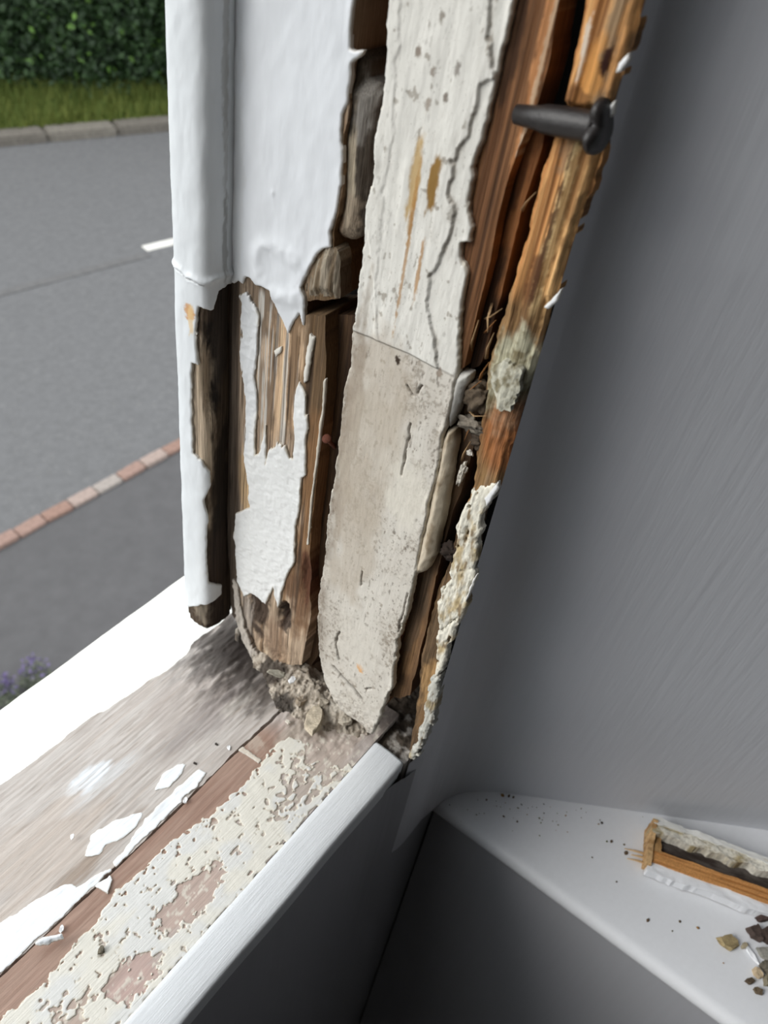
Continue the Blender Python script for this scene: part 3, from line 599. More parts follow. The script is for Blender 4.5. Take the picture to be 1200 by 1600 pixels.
sheet('flaking_paint', jplane(-0.0004), [(720, 962), (712, 990), (700, 1012), (694, 1045), (683, 1052), (687, 1015), (682, 1000), (688, 985)], 0.00042, flh, fl, FLAKE, low_w, (0.0018, 420, 220), 0.0025, cut=flcut)
sheet('flaking_paint', jplane(-0.0006), [(688, 1055), (686, 1080), (682, 1106), (670, 1140), (660, 1160), (648, 1186), (640, 1182), (652, 1160), (664, 1120), (668, 1090), (676, 1062)], 0.00042, flh, lambda U, V, d: fl(U, V, d) * np.array([0.72, 0.74, 0.78]), FLAKE, low_w, (0.0016, 420, 300), 0.004)
sheet('flaking_paint', jplane(-0.0028), [(772, 572), (800, 568), (812, 580), (808, 620), (796, 642), (778, 636), (770, 606)], 0.00042, lambda U, V, d: 0.0006 * sst(0, 0.002, d) + 0.0006 * fbm(U * 600, V * 200, 24, 5), lambda U, V, d: mix(S(190, 188, 172), S(124, 116, 92), sst(-0.1, 0.5, fbm(U * 420, V * 300, 4, 4))), FLAKE, lo_o, (0.0018, 420, 300), 0.002)
# curls of white paint along the inside edge
for pts in ([(969, 98), (982, 84), (985, 92), (972, 112), (963, 114)], [(948, 172), (961, 158), (958, 178), (946, 190)], [(862, 468), (877, 452), (872, 470), (858, 482), (850, 480)], [(758, 778), (779, 752), (780, 762), (768, 782), (762, 790)], [(738, 908), (745, 898), (736, 925), (726, 944)]):
    sheet('paint_curl', jplane(-0.0022), pts, 0.0003, paint_h(0, 0.0008, 0.0003), white(S(225, 226, 228), S(200, 198, 192)), PAINT, low_w if pts[0][1] > 700 else lo_o if pts[0][1] > 200 else lining, (0.0004, 700, 400), 0.0012)

# floor of the open cavity at the jamb foot
CV = Plane((0, 0, -0.004), (1, 0, 0), (0, 1, 0))
sheet('cavity_floor', CV, [(-0.003, 0.012), (-0.003, -0.0165), (0.044, -0.0165), (0.044, 0.012)], 0.0006, lambda U, V, d: 0.0022 * fbm(U * 220, V * 220, 3, 5), lambda U, V, d: mix(S(92, 82, 72), S(196, 190, 182), sst(0.1, 0.5, fbm(U * 260, V * 260, 6, 4))), DUST, J, (0.0005, 300, 300), 0.02, px=False)

# ================================================================ NAILS
def turned(name, prof, base, axis, mat, parent, n=28, colr=None):
    """lathe prof [(t,r)] about axis from base"""
    ax = _n(np.array(axis)); a = _n(np.cross(ax, [0.2, 0.4, 0.9])); b = np.cross(ax, a); V = []; Fc = []
    for t, r in prof:
        for k in range(n): V.append(np.array(base) + ax * t + r * (a * math.cos(k * 2 * math.pi / n) + b * math.sin(k * 2 * math.pi / n)))
    for i in range(len(prof) - 1):
        for k in range(n): Fc.append([i * n + k, i * n + (k + 1) % n, (i + 1) * n + (k + 1) % n, (i + 1) * n + k])
    Fc.append(list(range(n))[::-1]); Fc.append([(len(prof) - 1) * n + k for k in range(n)])
    me = bpy.data.meshes.new(name); me.from_pydata([tuple(v) for v in V], [], Fc); me.update()
    if colr is not None: setcol(me, np.tile(colr, (len(V), 1)))
    return link(name, me, mat, parent)
pa, pb = at(-0.0035, (840, 184)), at(-0.0040, (931, 199))
axn = _n(pb - pa); Ln = float(np.linalg.norm(pb - pa))
nail = thing('iron_nail', 'thick black iron nail bridging the gap in the bare orange timber', 'nail', tuple(pa))
turned('shank', [(-0.006, 0.0024), (0.0, 0.0029), (0.002, 0.0034), (Ln * 0.3, 0.0036), (Ln - 0.001, 0.0037), (Ln + 0.0005, 0.0037)], pa, axn, IRON, nail)
# head: worn disc with a bite out of it
bm = bmesh.new(); nn = 30; axh = axn; a_ = _n(np.cross(axh, [0, 0, 1.0])); b_ = np.cross(axh, a_)
ring = []
for k in range(nn):
    t = k * 2 * math.pi / nn; r = 0.0064 + 0.0004 * math.sin(3 * t)
    q = np.array([math.cos(t), math.sin(t)]) * r
    bite = np.array([0.0062, -0.0022]) * 1.0
    dd = np.linalg.norm(q - bite)
    if dd < 0.0034: q = bite + (q - bite) / max(dd, 1e-6) * -0.0030 if False else q * (1 - 0.55 * (1 - dd / 0.0034))
    ring.append(q)
hc = pb - axn * 0.0003
rings = []
for (t, s_) in ((0.0, 0.92), (0.0006, 1.0), (0.0018, 0.98), (0.0028, 0.7), (0.003, 0.2)):
    rings.append([bm.verts.new(tuple(hc + axh * t + (a_ * q[0] + b_ * q[1]) * s_)) for q in ring])
for r0, r1 in zip(rings[:-1], rings[1:]):
    for k in range(nn): bm.faces.new((r0[k], r0[(k + 1) % nn], r1[(k + 1) % nn], r1[k]))
bm.faces.new(rings[-1]); bm.faces.new(rings[0][::-1])
bmesh.ops.recalc_face_normals(bm, faces=bm.faces)
me = bpy.data.meshes.new('head'); bm.to_mesh(me); bm.free(); link('head', me, IRON, nail)
RUST = attr_mat('rust', 0.8, (1500, 1500, 1500), 0.4, 0.6, 0.0003, colour=S(92, 52, 38))
ra, rb = at(0.008, (524, 700)), at(-0.001, (511, 686))
rn = thing('rusty_nail', 'small rusty nail head poking from the dark groove', 'nail', tuple(ra))
turned('shank', [(0, 0.0008), (float(np.linalg.norm(rb - ra)), 0.0009)], ra, rb - ra, RUST, rn, 10)
turned('head', [(-0.0003, 0.0016), (0.0004, 0.0019), (0.0011, 0.0015)], rb, rb - ra, RUST, rn, 14)

# ================================================================ SILL
TL = 0.13                                       # outward fall of the weathered sill
SW = Plane((0, 0.047, -0.0006), (1, 0, 0), (0, 1, -TL))
SL = thing('window_sill', 'weathered grey timber window sill with white paint flakes and dirt at the corner', 'window sill', (-0.1, 0.08, -0.03), None, 'thing')
def E(px): return [tuple(q) for q in px]
wx = SW.px([(-5, 1232), (60, 1185), (130, 1130), (205, 1085), (245, 1057), (262, 1048), (290, 1025), (305, 1004), (330, 986)])
wj = SW.px([(446, 1098), (420, 1125), (350, 1190), (290, 1250), (150, 1382), (0, 1523)])
poly = [(-0.45, float(wx[0][1]))] + E(wx) + [(0.03, float(wx[-1][1])), (0.03, 0.0002)] + [(float(q[0]), float(q[1])) for q in wj] + [(-0.45, 0.0002)]
_sg = woodcol(S(190, 184, 179), S(176, 168, 162), S(184, 175, 168), 60, 900, 7)
_sp = patches(SW, [((140, 1215), 0.013, 0.006, S(226, 232, 238), 0.75), ((160, 1225), 0.022, 0.004, S(210, 214, 218), 0.4), ((380, 1050), 0.024, 0.012, S(104, 98, 94), 0.75), ((395, 1010), 0.02, 0.012, S(64, 58, 55), 0.9), ((300, 1090), 0.03, 0.02, S(168, 158, 152), 0.5), ((320, 1130), 0.03, 0.010, S(140, 132, 130), 0.5), ((420, 1085), 0.014, 0.010, S(88, 80, 74), 0.8), ((150, 1335), 0.03, 0.004, S(150, 136, 124), 0.6), ((115, 1370), 0.02, 0.004, S(146, 130, 116), 0.6), ((60, 1330), 0.04, 0.02, S(186, 172, 160), 0.4), ((370, 1100), 0.012, 0.005, S(186, 180, 172), 0.6)])
def swh(U, V, d):
    rot = 1 - sst(0.015, 0.055, np.hypot(U + 0.002, (V - 0.035)))
    return 0.00025 * fbm(U * 30, V * 900, 3, 4) + 0.0014 * rot * fbm(U * 110, V * 320, 13, 4) + 0.0004 * rot
def swc(U, V, d):
    C = _sp(U, V, _sg(U, V, d))
    C = mix(C, S(150, 138, 128), 0.5 * sst(0.35, 0.6, fbm(U * 70, V * 1300, 27, 3)))
    rot = 1 - sst(0.008, 0.055, np.hypot(U - 0.002, (V - 0.040)))
    return mix(C, S(52, 46, 43), 0.95 * rot * sst(-0.35, 0.25, fbm(U * 110, V * 320, 37, 4) + 0.7 * rot - 0.3))
sillw = sheet('sill_timber', SW, poly, 0.0006, swh, swc, WOODX, SL, (0.0011, 160, 500), 0.010, px=False)
# white outer part of the sill
SO = Plane((0, 0.047, -0.0022), (1, 0, 0), (0, 1, -TL))
ox = SO.px([(0, 1105), (145, 997), (290, 890)])
oy = float(np.mean(ox[:, 1]))
wlo = SO.px([(200, 1090)])[0][1] - 0.006
sheet('outer_sill', SO, [(-0.5, wlo), (0.10, wlo), (0.10, oy), (-0.5, oy)], 0.0012, lambda U, V, d: 0.0003 * fbm(U * 90, V * 200, 3, 3) - 0.003 * (1 - sst(0, 0.004, d)), white(S(236, 236, 232), S(225, 222, 214)), PAINTX, SL, (0.0004, 60, 200), 0.05, px=False)
# paint remnants on the weathered part
wf = white(S(232, 236, 240), S(214, 212, 206), 0.0004)
ph = paint_h(0.00015, 0.00025, 0.00015, 0.0003, 19, 200, 400)
for pts in ([(131, 1339), (144, 1307), (162, 1294), (181, 1283), (205, 1274), (221, 1272), (213, 1291), (197, 1305), (181, 1315), (166, 1320), (155, 1336)],
            [(243, 1235), (256, 1211), (268, 1202), (277, 1195), (291, 1195), (284, 1208), (277, 1216), (262, 1230)],
            [(197, 1328), (212, 1303), (229, 1280), (256, 1253), (283, 1227), (309, 1203), (323, 1208), (304, 1232), (283, 1247), (282, 1254), (267, 1269), (248, 1287), (224, 1310), (200, 1334), (181, 1355), (178, 1348)],
            [(-60, 1490), (0, 1445), (32, 1424), (56, 1408), (80, 1395), (100, 1385), (112, 1384), (120, 1389), (133, 1381), (155, 1365), (171, 1360), (144, 1387), (96, 1433), (53, 1471), (0, 1521), (-60, 1582)],
            [(168, 1395), (176, 1375), (172, 1368), (150, 1385)]):
    sheet('white_paint', SW, pts, 0.0004, ph, wf, PAINTX, sillw, (0.0010, 320, 420), 0.0011)
# joint behind: shallow rebate under the crack
boxmesh('joint', (-0.45, 0.036, -0.016), (0.01, 0.052, -0.0065), WOODX, SL, 0, S(40, 33, 29))
# --- inner part of the sill: red-brown strip, then pitted cream paint
SN = Plane((0, 0, -0.0006), (1, 0, 0), (0, 1, 0))
nj = SN.px([(-5, 1530), (150, 1386), (290, 1253), (350, 1193), (424, 1126), (450, 1100)])
poly = [(-0.45, 0.0005), (-0.45, float(nj[0][1]))] + [(float(a), float(b) - 0.0006) for a, b in nj] + [(0.02, 0.046), (0.02, 0.0005)]
_ng0 = woodcol(S(168, 142, 128), S(154, 126, 112), S(162, 136, 122), 40, 700, 9); _ng1 = woodcol(S(190, 180, 174), S(172, 160, 153), S(184, 164, 157), 120, 700, 29)
def _ng(U, V, d): return mix(_ng1(U, V, d), _ng0(U, V, d), sst(0.026, 0.033, V + 0.003 * fbm(U * 60, V * 300, 39, 4)) * sst(-0.02, -0.035, U))
_np = patches(SN, [((515, 1165), 0.03, 0.014, S(184, 170, 160), 0.85), ((300, 1400), 0.024, 0.010, S(188, 168, 158), 0.9), ((200, 1530), 0.016, 0.010, S(190, 166, 158), 0.9), ((100, 1590), 0.03, 0.008, S(184, 166, 154), 0.8), ((440, 1260), 0.03, 0.008, S(180, 168, 158), 0.7), ((490, 1130), 0.02, 0.012, S(170, 158, 146), 0.8), ((400, 1160), 0.004, 0.006, S(210, 200, 186), 0.4)])
innr = sheet('inner_sill', SN, poly, 0.0006, lambda U, V, d: 0.0002 * fbm(U * 40, V * 700, 3, 4) + 0.002 * (1 - sst(0.01, 0.04, np.hypot(U + 0.0, V - 0.03))) * fbm(U * 200, V * 260, 5, 5), lambda U, V, d: mix(_np(U, V, _ng(U, V, d)), S(216, 210, 198), 0.75 * sst(0.18, 0.34, fbm(U * 420, V * 620, 321, 4)) * (1 - sst(0.026, 0.034, V))), WOODX, SL, (0.0003, 120, 300), 0.010, px=False)
cream_poly = [(-20, 1612), (48, 1557), (85, 1520), (105, 1490), (123, 1472), (149, 1445), (160, 1425), (176, 1403), (200, 1380), (224, 1360), (250, 1335), (277, 1312), (305, 1290), (331, 1275), (373, 1237), (405, 1200), (427, 1168), (453, 1155), (500, 1170), (555, 1202), (511, 1247), (484, 1268), (442, 1320), (356, 1416), (292, 1490), (244, 1540), (190, 1604), (134, 1665), (-20, 1720)]
_bar = [(SN.px([p])[0], ru, rv, s) for p, ru, rv, s in (((300, 1402), 0.020, 0.008, 1.2), ((205, 1528), 0.013, 0.008, 1.2), ((500, 1200), 0.028, 0.014, 0.75), ((520, 1160), 0.02, 0.012, 1.1), ((440, 1255), 0.012, 0.008, 0.5), ((100, 1588), 0.014, 0.008, 0.6))]
def ccut(U, V, d):
    pit = fbm(U * 330, V * 420, 111, 3); fine = fbm(U * 700, V * 900, 121, 3)
    big = np.zeros(U.shape)
    for p, ru, rv, s in _bar: big = np.maximum(big, s * (1 - sst(0.5, 1.15, np.hypot((U - p[0]) / ru, (V - p[1]) / rv) + 0.35 * fine)))
    edge = 1 - sst(0, 0.010, d)
    edge = edge * sst(0.010, 0.022, V)
    return np.minimum(d, 0.004 * (0.50 - pit - 0.25 * fine - 0.9 * big - 0.30 * edge * (fine + 0.3)))
def ccol(U, V, d):
    C = mix(S(224, 221, 211), S(219, 219, 216), sst(-0.1, 0.3, fbm(U * 60, V * 90, 15, 3)))
    return mix(S(210, 202, 186), C, sst(0, 0.0006, d))
sheet('cream_paint', SN, cream_poly, 0.0004, paint_h(0.0001, 0.0004, 0.00012), ccol, PAINTX, innr, (0.0022, 260, 420), 0.0008, cut=ccut)
# scraped pale line across the joint
sheet('scratch', SN, [(373, 1172), (380, 1168), (408, 1188), (404, 1193)], 0.0003, paint_h(0.0002, 0.0003), white(S(214, 204, 190)), PAINTX, innr, (0.0006, 500, 500), 0.0006)
# --- white nosing along the room side
ny0, ny1 = 0.0, float(SN.px([(455, 1400)])[0][1])
prof = [(0.0004, -0.010), (0.0002, -0.001), (-0.0006, 0.0002), (-0.003, 0.0006), (-0.009, 0.0007), (-0.0125, 0.0007), (ny1 + 0.0016, 0.0005), (ny1 + 0.0007, 0.0001), (ny1 + 0.0002, -0.0007), (ny1, -0.0020), (ny1 + 0.0003, -0.012)]
xs = np.linspace(-0.5, -0.0005, 500); P = []
for x in xs:
    g = [(x - (0.0004 * (i > 4)), y + (0.0002 * math.sin(x * 90) if i > 4 else 0), z) for i, (y, z) in enumerate(prof)]
    P.append(g)
P = np.array(P)
P[..., 2] += np.where(P[..., 2] > -0.0005, 0.0003 * fbm(P[..., 0] * 25, P[..., 1] * 700, 9, 4), 0)
NO = grid('sill_nosing', P[:, ::-1], S(214, 217, 220), PAINTX)
bm = bmesh.new(); bm.from_mesh(NO.data); bm.verts.ensure_lookup_table(); n_ = len(prof); k0 = (len(xs) - 1) * n_
bm.faces.new([bm.verts[k0 + i] for i in range(n_)]); bmesh.ops.recalc_face_normals(bm, faces=bm.faces); bm.to_mesh(NO.data); bm.free()
tag(NO, 'white painted timber strip along the room edge of the sill', 'trim', None, 'thing')

# ================================================================ RUBBLE AND CHIPS
RP = Plane((0, 0, 0.0), (1, 0, 0), (0, 1, 0))
_rc = lambda U, V, d: mix(mix(S(188, 178, 164), S(128, 116, 102), sst(-0.1, 0.45, fbm(U * 380, V * 380, 3, 4))), S(84, 74, 66), sst(0.35, 0.6, fbm(U * 300, V * 300, 13, 4)))
_rcp = patches(RP, [((395, 1000), 0.010, 0.010, S(40, 35, 32), 0.95), ((425, 1055), 0.007, 0.010, S(62, 54, 48), 0.9), ((440, 1098), 0.006, 0.007, S(50, 44, 40), 0.9), ((475, 1040), 0.006, 0.006, S(56, 46, 40), 0.9), ((500, 1085), 0.012, 0.006, S(170, 160, 146), 0.6), ((540, 1105), 0.01, 0.008, S(206, 200, 188), 0.7)])  # black dirt, plus crevice shade painted into the heap
def rh(U, V, d):
    q = np.clip(d / 0.014, 0, 1); t = fbm(U * 300, V * 300, 23, 5); v2 = np.abs(fbm(U * 520, V * 520, 33, 3))
    return -0.001 + 0.009 * q + 0.0030 * t * sst(0, 0.3, q) + 0.0018 * v2
rub = sheet('plaster_rubble', RP, [(372, 985), (392, 1012), (412, 1050), (432, 1090), (440, 1112), (458, 1118), (480, 1128), (530, 1142), (575, 1150), (590, 1128), (560, 1100), (520, 1060), (500, 1010), (480, 1000), (440, 1000), (400, 960)], 0.0005, rh, lambda U, V, d: _rcp(U, V, _rc(U, V, d)), DUST, None, (0.003, 160, 160), 0.004)
tag(rub, 'heap of crumbled filler and rotten wood dust in the sill corner', 'rubble', None, 'stuff')
sills = lambda p, z=0.003: Plane((0, 0, z), (1, 0, 0), (0, 1, 0)).pos(*[np.array(q) for q in Plane((0, 0, z), (1, 0, 0), (0, 1, 0)).px([p])[0]], np.array(0.0))
# chunks in the heap
def chip(name, c, size, rotz, colr, seed, mat, label, cat, group, tilt=0.2):
    """angular shard: irregular prism with bevelled broken edges"""
    r = random.Random(seed); n = r.randint(5, 8); bm = bmesh.new(); top = []; bot = []
    for k in range(n):
        t = k * 2 * math.pi / n + r.uniform(-0.25, 0.25); q = r.uniform(0.65, 1.0)
        top.append(bm.verts.new((math.cos(t) * q * 0.9, math.sin(t) * q * 0.85, 0.5 + r.uniform(-0.25, 0.25)))); bot.append(bm.verts.new((math.cos(t) * q, math.sin(t) * q, -0.5)))
    bm.faces.new(top); bm.faces.new(bot[::-1])
    for k in range(n): bm.faces.new((bot[k], bot[(k + 1) % n], top[(k + 1) % n], top[k]))
    bmesh.ops.triangulate(bm, faces=[f for f in bm.faces if len(f.verts) > 4]); bmesh.ops.subdivide_edges(bm, edges=bm.edges[:], cuts=2, use_grid_fill=True)
    for v in bm.verts: v.co += Vector([r.uniform(-0.06, 0.06) for _ in range(3)])
    me = bpy.data.meshes.new(name)
    for v in bm.verts: v.co = Vector([v.co[i] * size[i] for i in range(3)])
    bm.to_mesh(me); bm.free()
    V = np.array([v.co[:] for v in me.vertices])
    setcol(me, mix(np.tile(colr, (len(V), 1)), np.tile(colr * 0.62, (len(V), 1)), sst(0, 0.4, fbm(V[:, 0] * 600 + seed, V[:, 1] * 600, seed, 3))))
    o = link(name, me, mat, None, smooth=False)
    o.location = Vector(c); o.rotation_euler = (r.uniform(-tilt, tilt), r.uniform(-tilt, tilt), rotz)
    tag(o, label, cat, group); return o
chip('paint_chip', sills((434, 1053), 0.010), (0.0022, 0.0058, 0.0010), 0.5, S(176, 172, 158), 5, DUST, 'long pale chip standing in the heap of crumbled filler', 'chip', None, 0.5)
chip('paint_chip', sills((456, 1062), 0.009), (0.0030, 0.0022, 0.0007), 0.2, S(236, 238, 240), 8, PAINT, 'bright white paint chip on the heap of crumbled filler', 'chip', None, 0.3)
for k, (p, s_, c_, lab) in enumerate((((492, 1122), (0.011, 0.0055, 0.003), (190, 178, 158), 'large flat beige slab of filler at the front of the corner heap'), ((505, 1100), (0.0035, 0.003, 0.004), (176, 166, 150), 'small beige lump of filler high on the corner heap'), ((470, 1095), (0.003, 0.0028, 0.003), (160, 146, 128), 'brownish lump of filler left of the small beige lump'), ((520, 1082), (0.0035, 0.0035, 0.004), (196, 188, 172), 'pale lump of filler against the foot of the cream board'), ((450, 1128), (0.0018, 0.0012, 0.0007), (222, 216, 204), 'tiny pale flake at the end of the sill crack'), ((540, 1125), (0.004, 0.003, 0.0025), (200, 190, 174), 'pale crumb of filler below the cream board'))):
    chip('filler_lump', sills(p, 0.0045 if k != 4 else 0.0015), s_, 0.6 + k, S(*c_), 20 + k, DUST, lab, 'rubble', 'lumps of filler in the sill corner')
# loose chips lying on the sill
for k, (p, s_, lab) in enumerate((((358, 1168), (0.0018, 0.0010, 0.0005), 'small white paint chip beside the pale scratch on the sill'), ((212, 1224), (0.0018, 0.0011, 0.0005), 'small white paint chip right of the white smear on the sill'), ((112, 1304), (0.0016, 0.0012, 0.0005), 'small white paint chip below the white smear on the sill'), ((96, 1451), (0.0018, 0.0011, 0.0006), 'tiny white paint chip above the curled flake'), ((290, 1250), (0.0020, 0.0013, 0.0006), 'white paint chip at the left end of the open crack'))):
    chip('paint_chip', sills(p, -0.0006 if p[1] < 1300 and k != 4 else 0.0006) + np.array([0, 0, -0.0035 if k == 1 else -0.002 if k == 2 else 0]), s_, 0.7, S(238, 240, 242), 60 + k, PAINT, lab, 'chip', 'white paint chips lying on the sill', 0.1)
fo = sheet('paint_flake', Plane((0, 0, 0.001), (1, 0, 0), (0, 1, 0.1)), [(56, 1474), (60, 1468), (67, 1464), (80, 1463), (96, 1460), (99, 1466), (84, 1469), (76, 1474), (62, 1477)], 0.0003, lambda U, V, d: 0.0007 * sst(0, 0.001, d) + 0.0006 * fbm(U * 250, V * 250, 2, 2), wf, PAINT, None, (0.0005, 500, 500), 0.0011)
tag(fo, 'curled white paint flake lying across the sill joint', 'chip')
chip('filler_lump', sills((158, 1484), 0.0008), (0.0022, 0.0016, 0.0014), 0.4, S(118, 112, 98), 77, DUST, 'grey crumb sitting on the pitted cream paint', 'rubble', None, 0.1)
for k, (p, lab) in enumerate((((305, 1190), 'tiny dark speck beside the white flake on the sill'), ((338, 1160), 'tiny dark speck left of the pale scratch on the sill'))):
    chip('dirt_speck', sills(p, 0) + np.array([0, 0, -0.0015]), (0.0006, 0.0012, 0.0006), 0.2, S(60, 54, 50), 90 + k, DUST, lab, 'dirt', 'dark specks on the sill', 0.1)

# ================================================================ THINGS ON THE LEDGE
LP = Plane((0, 0, LZ), (1, 0, 0), (0, 1, 0))
def led(p, h=0.0): q = Plane((0, 0, LZ + h), (1, 0, 0), (0, 1, 0)); u = q.px([p])[0]; return q.pos(np.array(u[0]), np.array(u[1]), np.array(0.0))
A = led((1005, 1362)); Bq = led((1200, 1432)); ax_ = _n(Bq - A); ax_[2] = 0; ax_ = _n(ax_)
sd = np.array([-ax_[1], ax_[0], 0.0])
if sd[0] < 0: sd = -sd                        # points away from the camera, towards the wall
OC = thing('timber_offcut', 'broken length of old timber with orange core and cracked white paint lying on the ledge', 'offcut', tuple(A))
WD = 0.026; HT = 0.013; LN = 0.16
def ob(name, pl, poly, hf, cf, mat, jag, skirt, seed=1): return sheet(name, pl, poly, 0.0006, hf, cf, mat, OC, jag, skirt, px=False, seed=seed)
topP = lambda h: Plane(A + np.array([0, 0, h]), ax_, np.cross([0, 0, 1.0], ax_))
sgn = 1 if np.dot(np.cross([0, 0, 1.0], ax_), sd) > 0 else -1
def strip(a, b): a_, b_ = sorted((sgn * a, sgn * b)); return [(0.0, a_), (LN, a_), (LN, b_), (0.0, b_)]
ocw = lambda U, V, d: mix(mix(S(206, 150, 92), S(170, 112, 60), sst(-0.2, 0.5, fbm(U * 14, V * 700, 4, 4))), S(120, 76, 42), sst(0.35, 0.6, fbm(U * 20, V * 900, 8, 3)))
ob('core', topP(0.0075), strip(0.0035, 0.0115), lambda U, V, d: 0.0005 * fbm(U * 30, V * 900, 3, 4), ocw, RAWZ, (0.0006, 120, 300), 0.007)
ob('rotten_face', topP(0.0055), strip(0.011, 0.021), lambda U, V, d: 0.0012 * fbm(U * 80, V * 400, 3, 4), lambda U, V, d: mix(S(78, 72, 68), S(52, 44, 40), sst(-0.2, 0.4, fbm(U * 90, V * 300, 7, 4))), WOODX, (0.0010, 120, 300), 0.005)
ob('back_edge', topP(0.0125), strip(0.0195, 0.0255), lambda U, V, d: 0.0012 * fbm(U * 150, V * 350, 9, 4), lambda U, V, d: mix(mix(S(216, 212, 200), S(170, 156, 122), sst(0.0, 0.45, fbm(U * 120, V * 250, 3, 4))), S(128, 112, 84), sst(0.3, 0.55, fbm(U * 160, V * 350, 13, 3))), FLAKE, (0.0022, 130, 200), 0.0125)
ob('paint_crust', topP(0.0135), strip(0.0245, 0.0275), lambda U, V, d: 0.0008 * fbm(U * 110, V * 250, 19, 4) - 0.002 * sst(0.04, 0.10, U), lambda U, V, d: np.tile(S(226, 226, 222), (len(U), 1)), PAINT, (0.0018, 120, 200), 0.004)
ob('paint_crust', topP(0.0066), strip(-0.0022, 0.0042), lambda U, V, d: 0.0006 * fbm(U * 130, V * 250, 29, 4), lambda U, V, d: np.tile(S(230, 232, 236), (len(U), 1)), PAINT, (0.0016, 130, 200), 0.006)
endp = Plane(A - ax_ * 0.0005, -sd, (0, 0, 1))
eo = endp
ob('end_grain', Plane(A - ax_ * 0.0003, np.array(-sd), (0, 0, 1)), [(-0.026, -0.0), (-0.001, 0.0), (-0.001, 0.0085), (-0.012, 0.009), (-0.026, 0.0145)], lambda U, V, d: 0.0004 * fbm(U * 400, V * 400, 3, 3) + 0.0009, lambda U, V, d: mix(S(206, 170, 124), S(170, 132, 88), sst(-0.1, 0.4, fbm(U * 500, V * 200, 3, 3))), RAWZ, (0.0006, 400, 400), 0.003)
ob('knot', topP(0.0078), strip(0.0105, 0.0205)[:0] + [(0.0, sgn * 0.0105), (0.007, sgn * 0.0105), (0.006, sgn * 0.0205), (0.0, sgn * 0.0205)], lambda U, V, d: 0.0008 * fbm(U * 300, V * 300, 3, 3), lambda U, V, d: np.tile(S(176, 138, 92), (len(U), 1)), RAWZ, (0.0006, 400, 400), 0.007)
s0 = A + sd * 0.006 + np.array([0, 0, 0.003])
for q, ll, zz_ in ((0.004, 0.010, 0.001), (0.007, 0.008, 0.0012), (0.0095, 0.012, 0.001)):
    s0 = A + sd * q + np.array([0, 0, 0.003]); fibre('splinter', [s0 + ax_ * 0.002, s0 - ax_ * ll * 0.5 - np.array([0, 0, 0.0008]), s0 - ax_ * ll + np.array([0, 0, zz_ - 0.0032])], 0.0014, RAWZ, OC, S(212, 180, 136))

# chips at the right edge of the ledge
for k, (p, s_, rz, c_, lab) in enumerate((
        ((1140, 1473), (0.0045, 0.0078, 0.0030), 0.62, (168, 150, 112), 'oval tan chip of rotten wood left of the white sliver'),
        ((1182, 1458), (0.0050, 0.0062, 0.0045), 0.5, (92, 78, 72), 'dark brown crumbled wood chip behind the white sliver'),
        ((1197, 1432), (0.0030, 0.0075, 0.0035), 0.9, (78, 62, 58), 'dark brown wood chip near the underside of the offcut'),
        ((1198, 1490), (0.0045, 0.0060, 0.0030), 0.2, (150, 148, 140), 'grey flake of filler right of the white sliver'),
        ((1185, 1520), (0.0042, 0.0030, 0.0022), 0.9, (196, 176, 146), 'pale tan wood chip below the white sliver'),
        ((1172, 1533), (0.0032, 0.0022, 0.0022), 2.3, (96, 82, 66), 'small dark wood chip, leftmost of the two nearest the camera'),
        ((1185, 1548), (0.0036, 0.0024, 0.0020), 1.9, (104, 90, 72), 'small dark wood chip nearest the camera on the ledge'),
        ((1202, 1533), (0.0045, 0.0042, 0.0030), 0.4, (140, 132, 112), 'greyish chip beside the pale tan wood chip'),
        ((1199, 1462), (0.0050, 0.0042, 0.0060), 1.4, (70, 58, 53), 'dark rotten wood lump at the picture edge below the offcut'),
        ((1163, 1478), (0.0016, 0.0030, 0.0016), 1.2, (176, 164, 138), 'tiny tan crumb touching the oval tan chip'),
        ((1200, 1510), (0.0048, 0.0036, 0.0050), 2.0, (112, 106, 94), 'grey brown lump right of the pale tan chip'))):
    chip('wood_chip', led(p, s_[2] * 0.5) + np.array([0, 0, 0.0002]), s_, rz, S(*c_), 120 + k, DUST, lab, 'chip', 'wood chips at the end of the ledge', 0.12)
chip('paint_sliver', led((1174, 1490), 0.001), (0.0018, 0.0080, 0.0011), -0.55, S(244, 246, 250), 140, PAINT, 'narrow bright white paint sliver among the brown chips', 'chip', None, 0.06)
# dust specks on the ledge: countless small bits of rot
bm = bmesh.new(); cl = []
rg = random.Random(11)
spots = [((757, 1231), 1.6), ((760, 1250), 0.9), ((785, 1243), 1.4), ((795, 1244), 1.6), ((802, 1246), 1.2), ((787, 1276), 1.2), ((808, 1284), 0.8), ((940, 1286), 1.0), ((935, 1288), 0.8), ((955, 1315), 1.3), ((978, 1333), 1.7), ((948, 1315), 0.9), ((1012, 1438), 1.8), ((1062, 1440), 0.9), ((1090, 1450), 1.2), ((845, 1286), 0.7), ((843, 1306), 0.7), ((963, 1378), 1.0), ((925, 1340), 0.8), ((975, 1320), 0.8), ((1050, 1455), 1.0), ((1130, 1505), 0.7)] + [((rg.gauss(830, 70), rg.gauss(1268, 14)), rg.uniform(0.3, 0.7)) for _ in range(50)]
for p, s_ in spots:
    q = led(p); r = bmesh.ops.create_icosphere(bm, subdivisions=1, radius=0.0006 * s_)
    c_ = rg.choice([S(96, 78, 60), S(60, 50, 44), S(150, 112, 66), S(120, 112, 96), S(104, 110, 60)])
    kx, ky = rg.uniform(0.7, 1.6), rg.uniform(0.7, 1.6)
    for v in r['verts']: v.co = Vector((v.co.x * kx, v.co.y * ky, v.co.z * 0.7 + 0.0003)) + Vector(q); cl.append(c_)
me = bpy.data.meshes.new('dust_specks'); bm.to_mesh(me); bm.free(); setcol(me, np.array(cl))
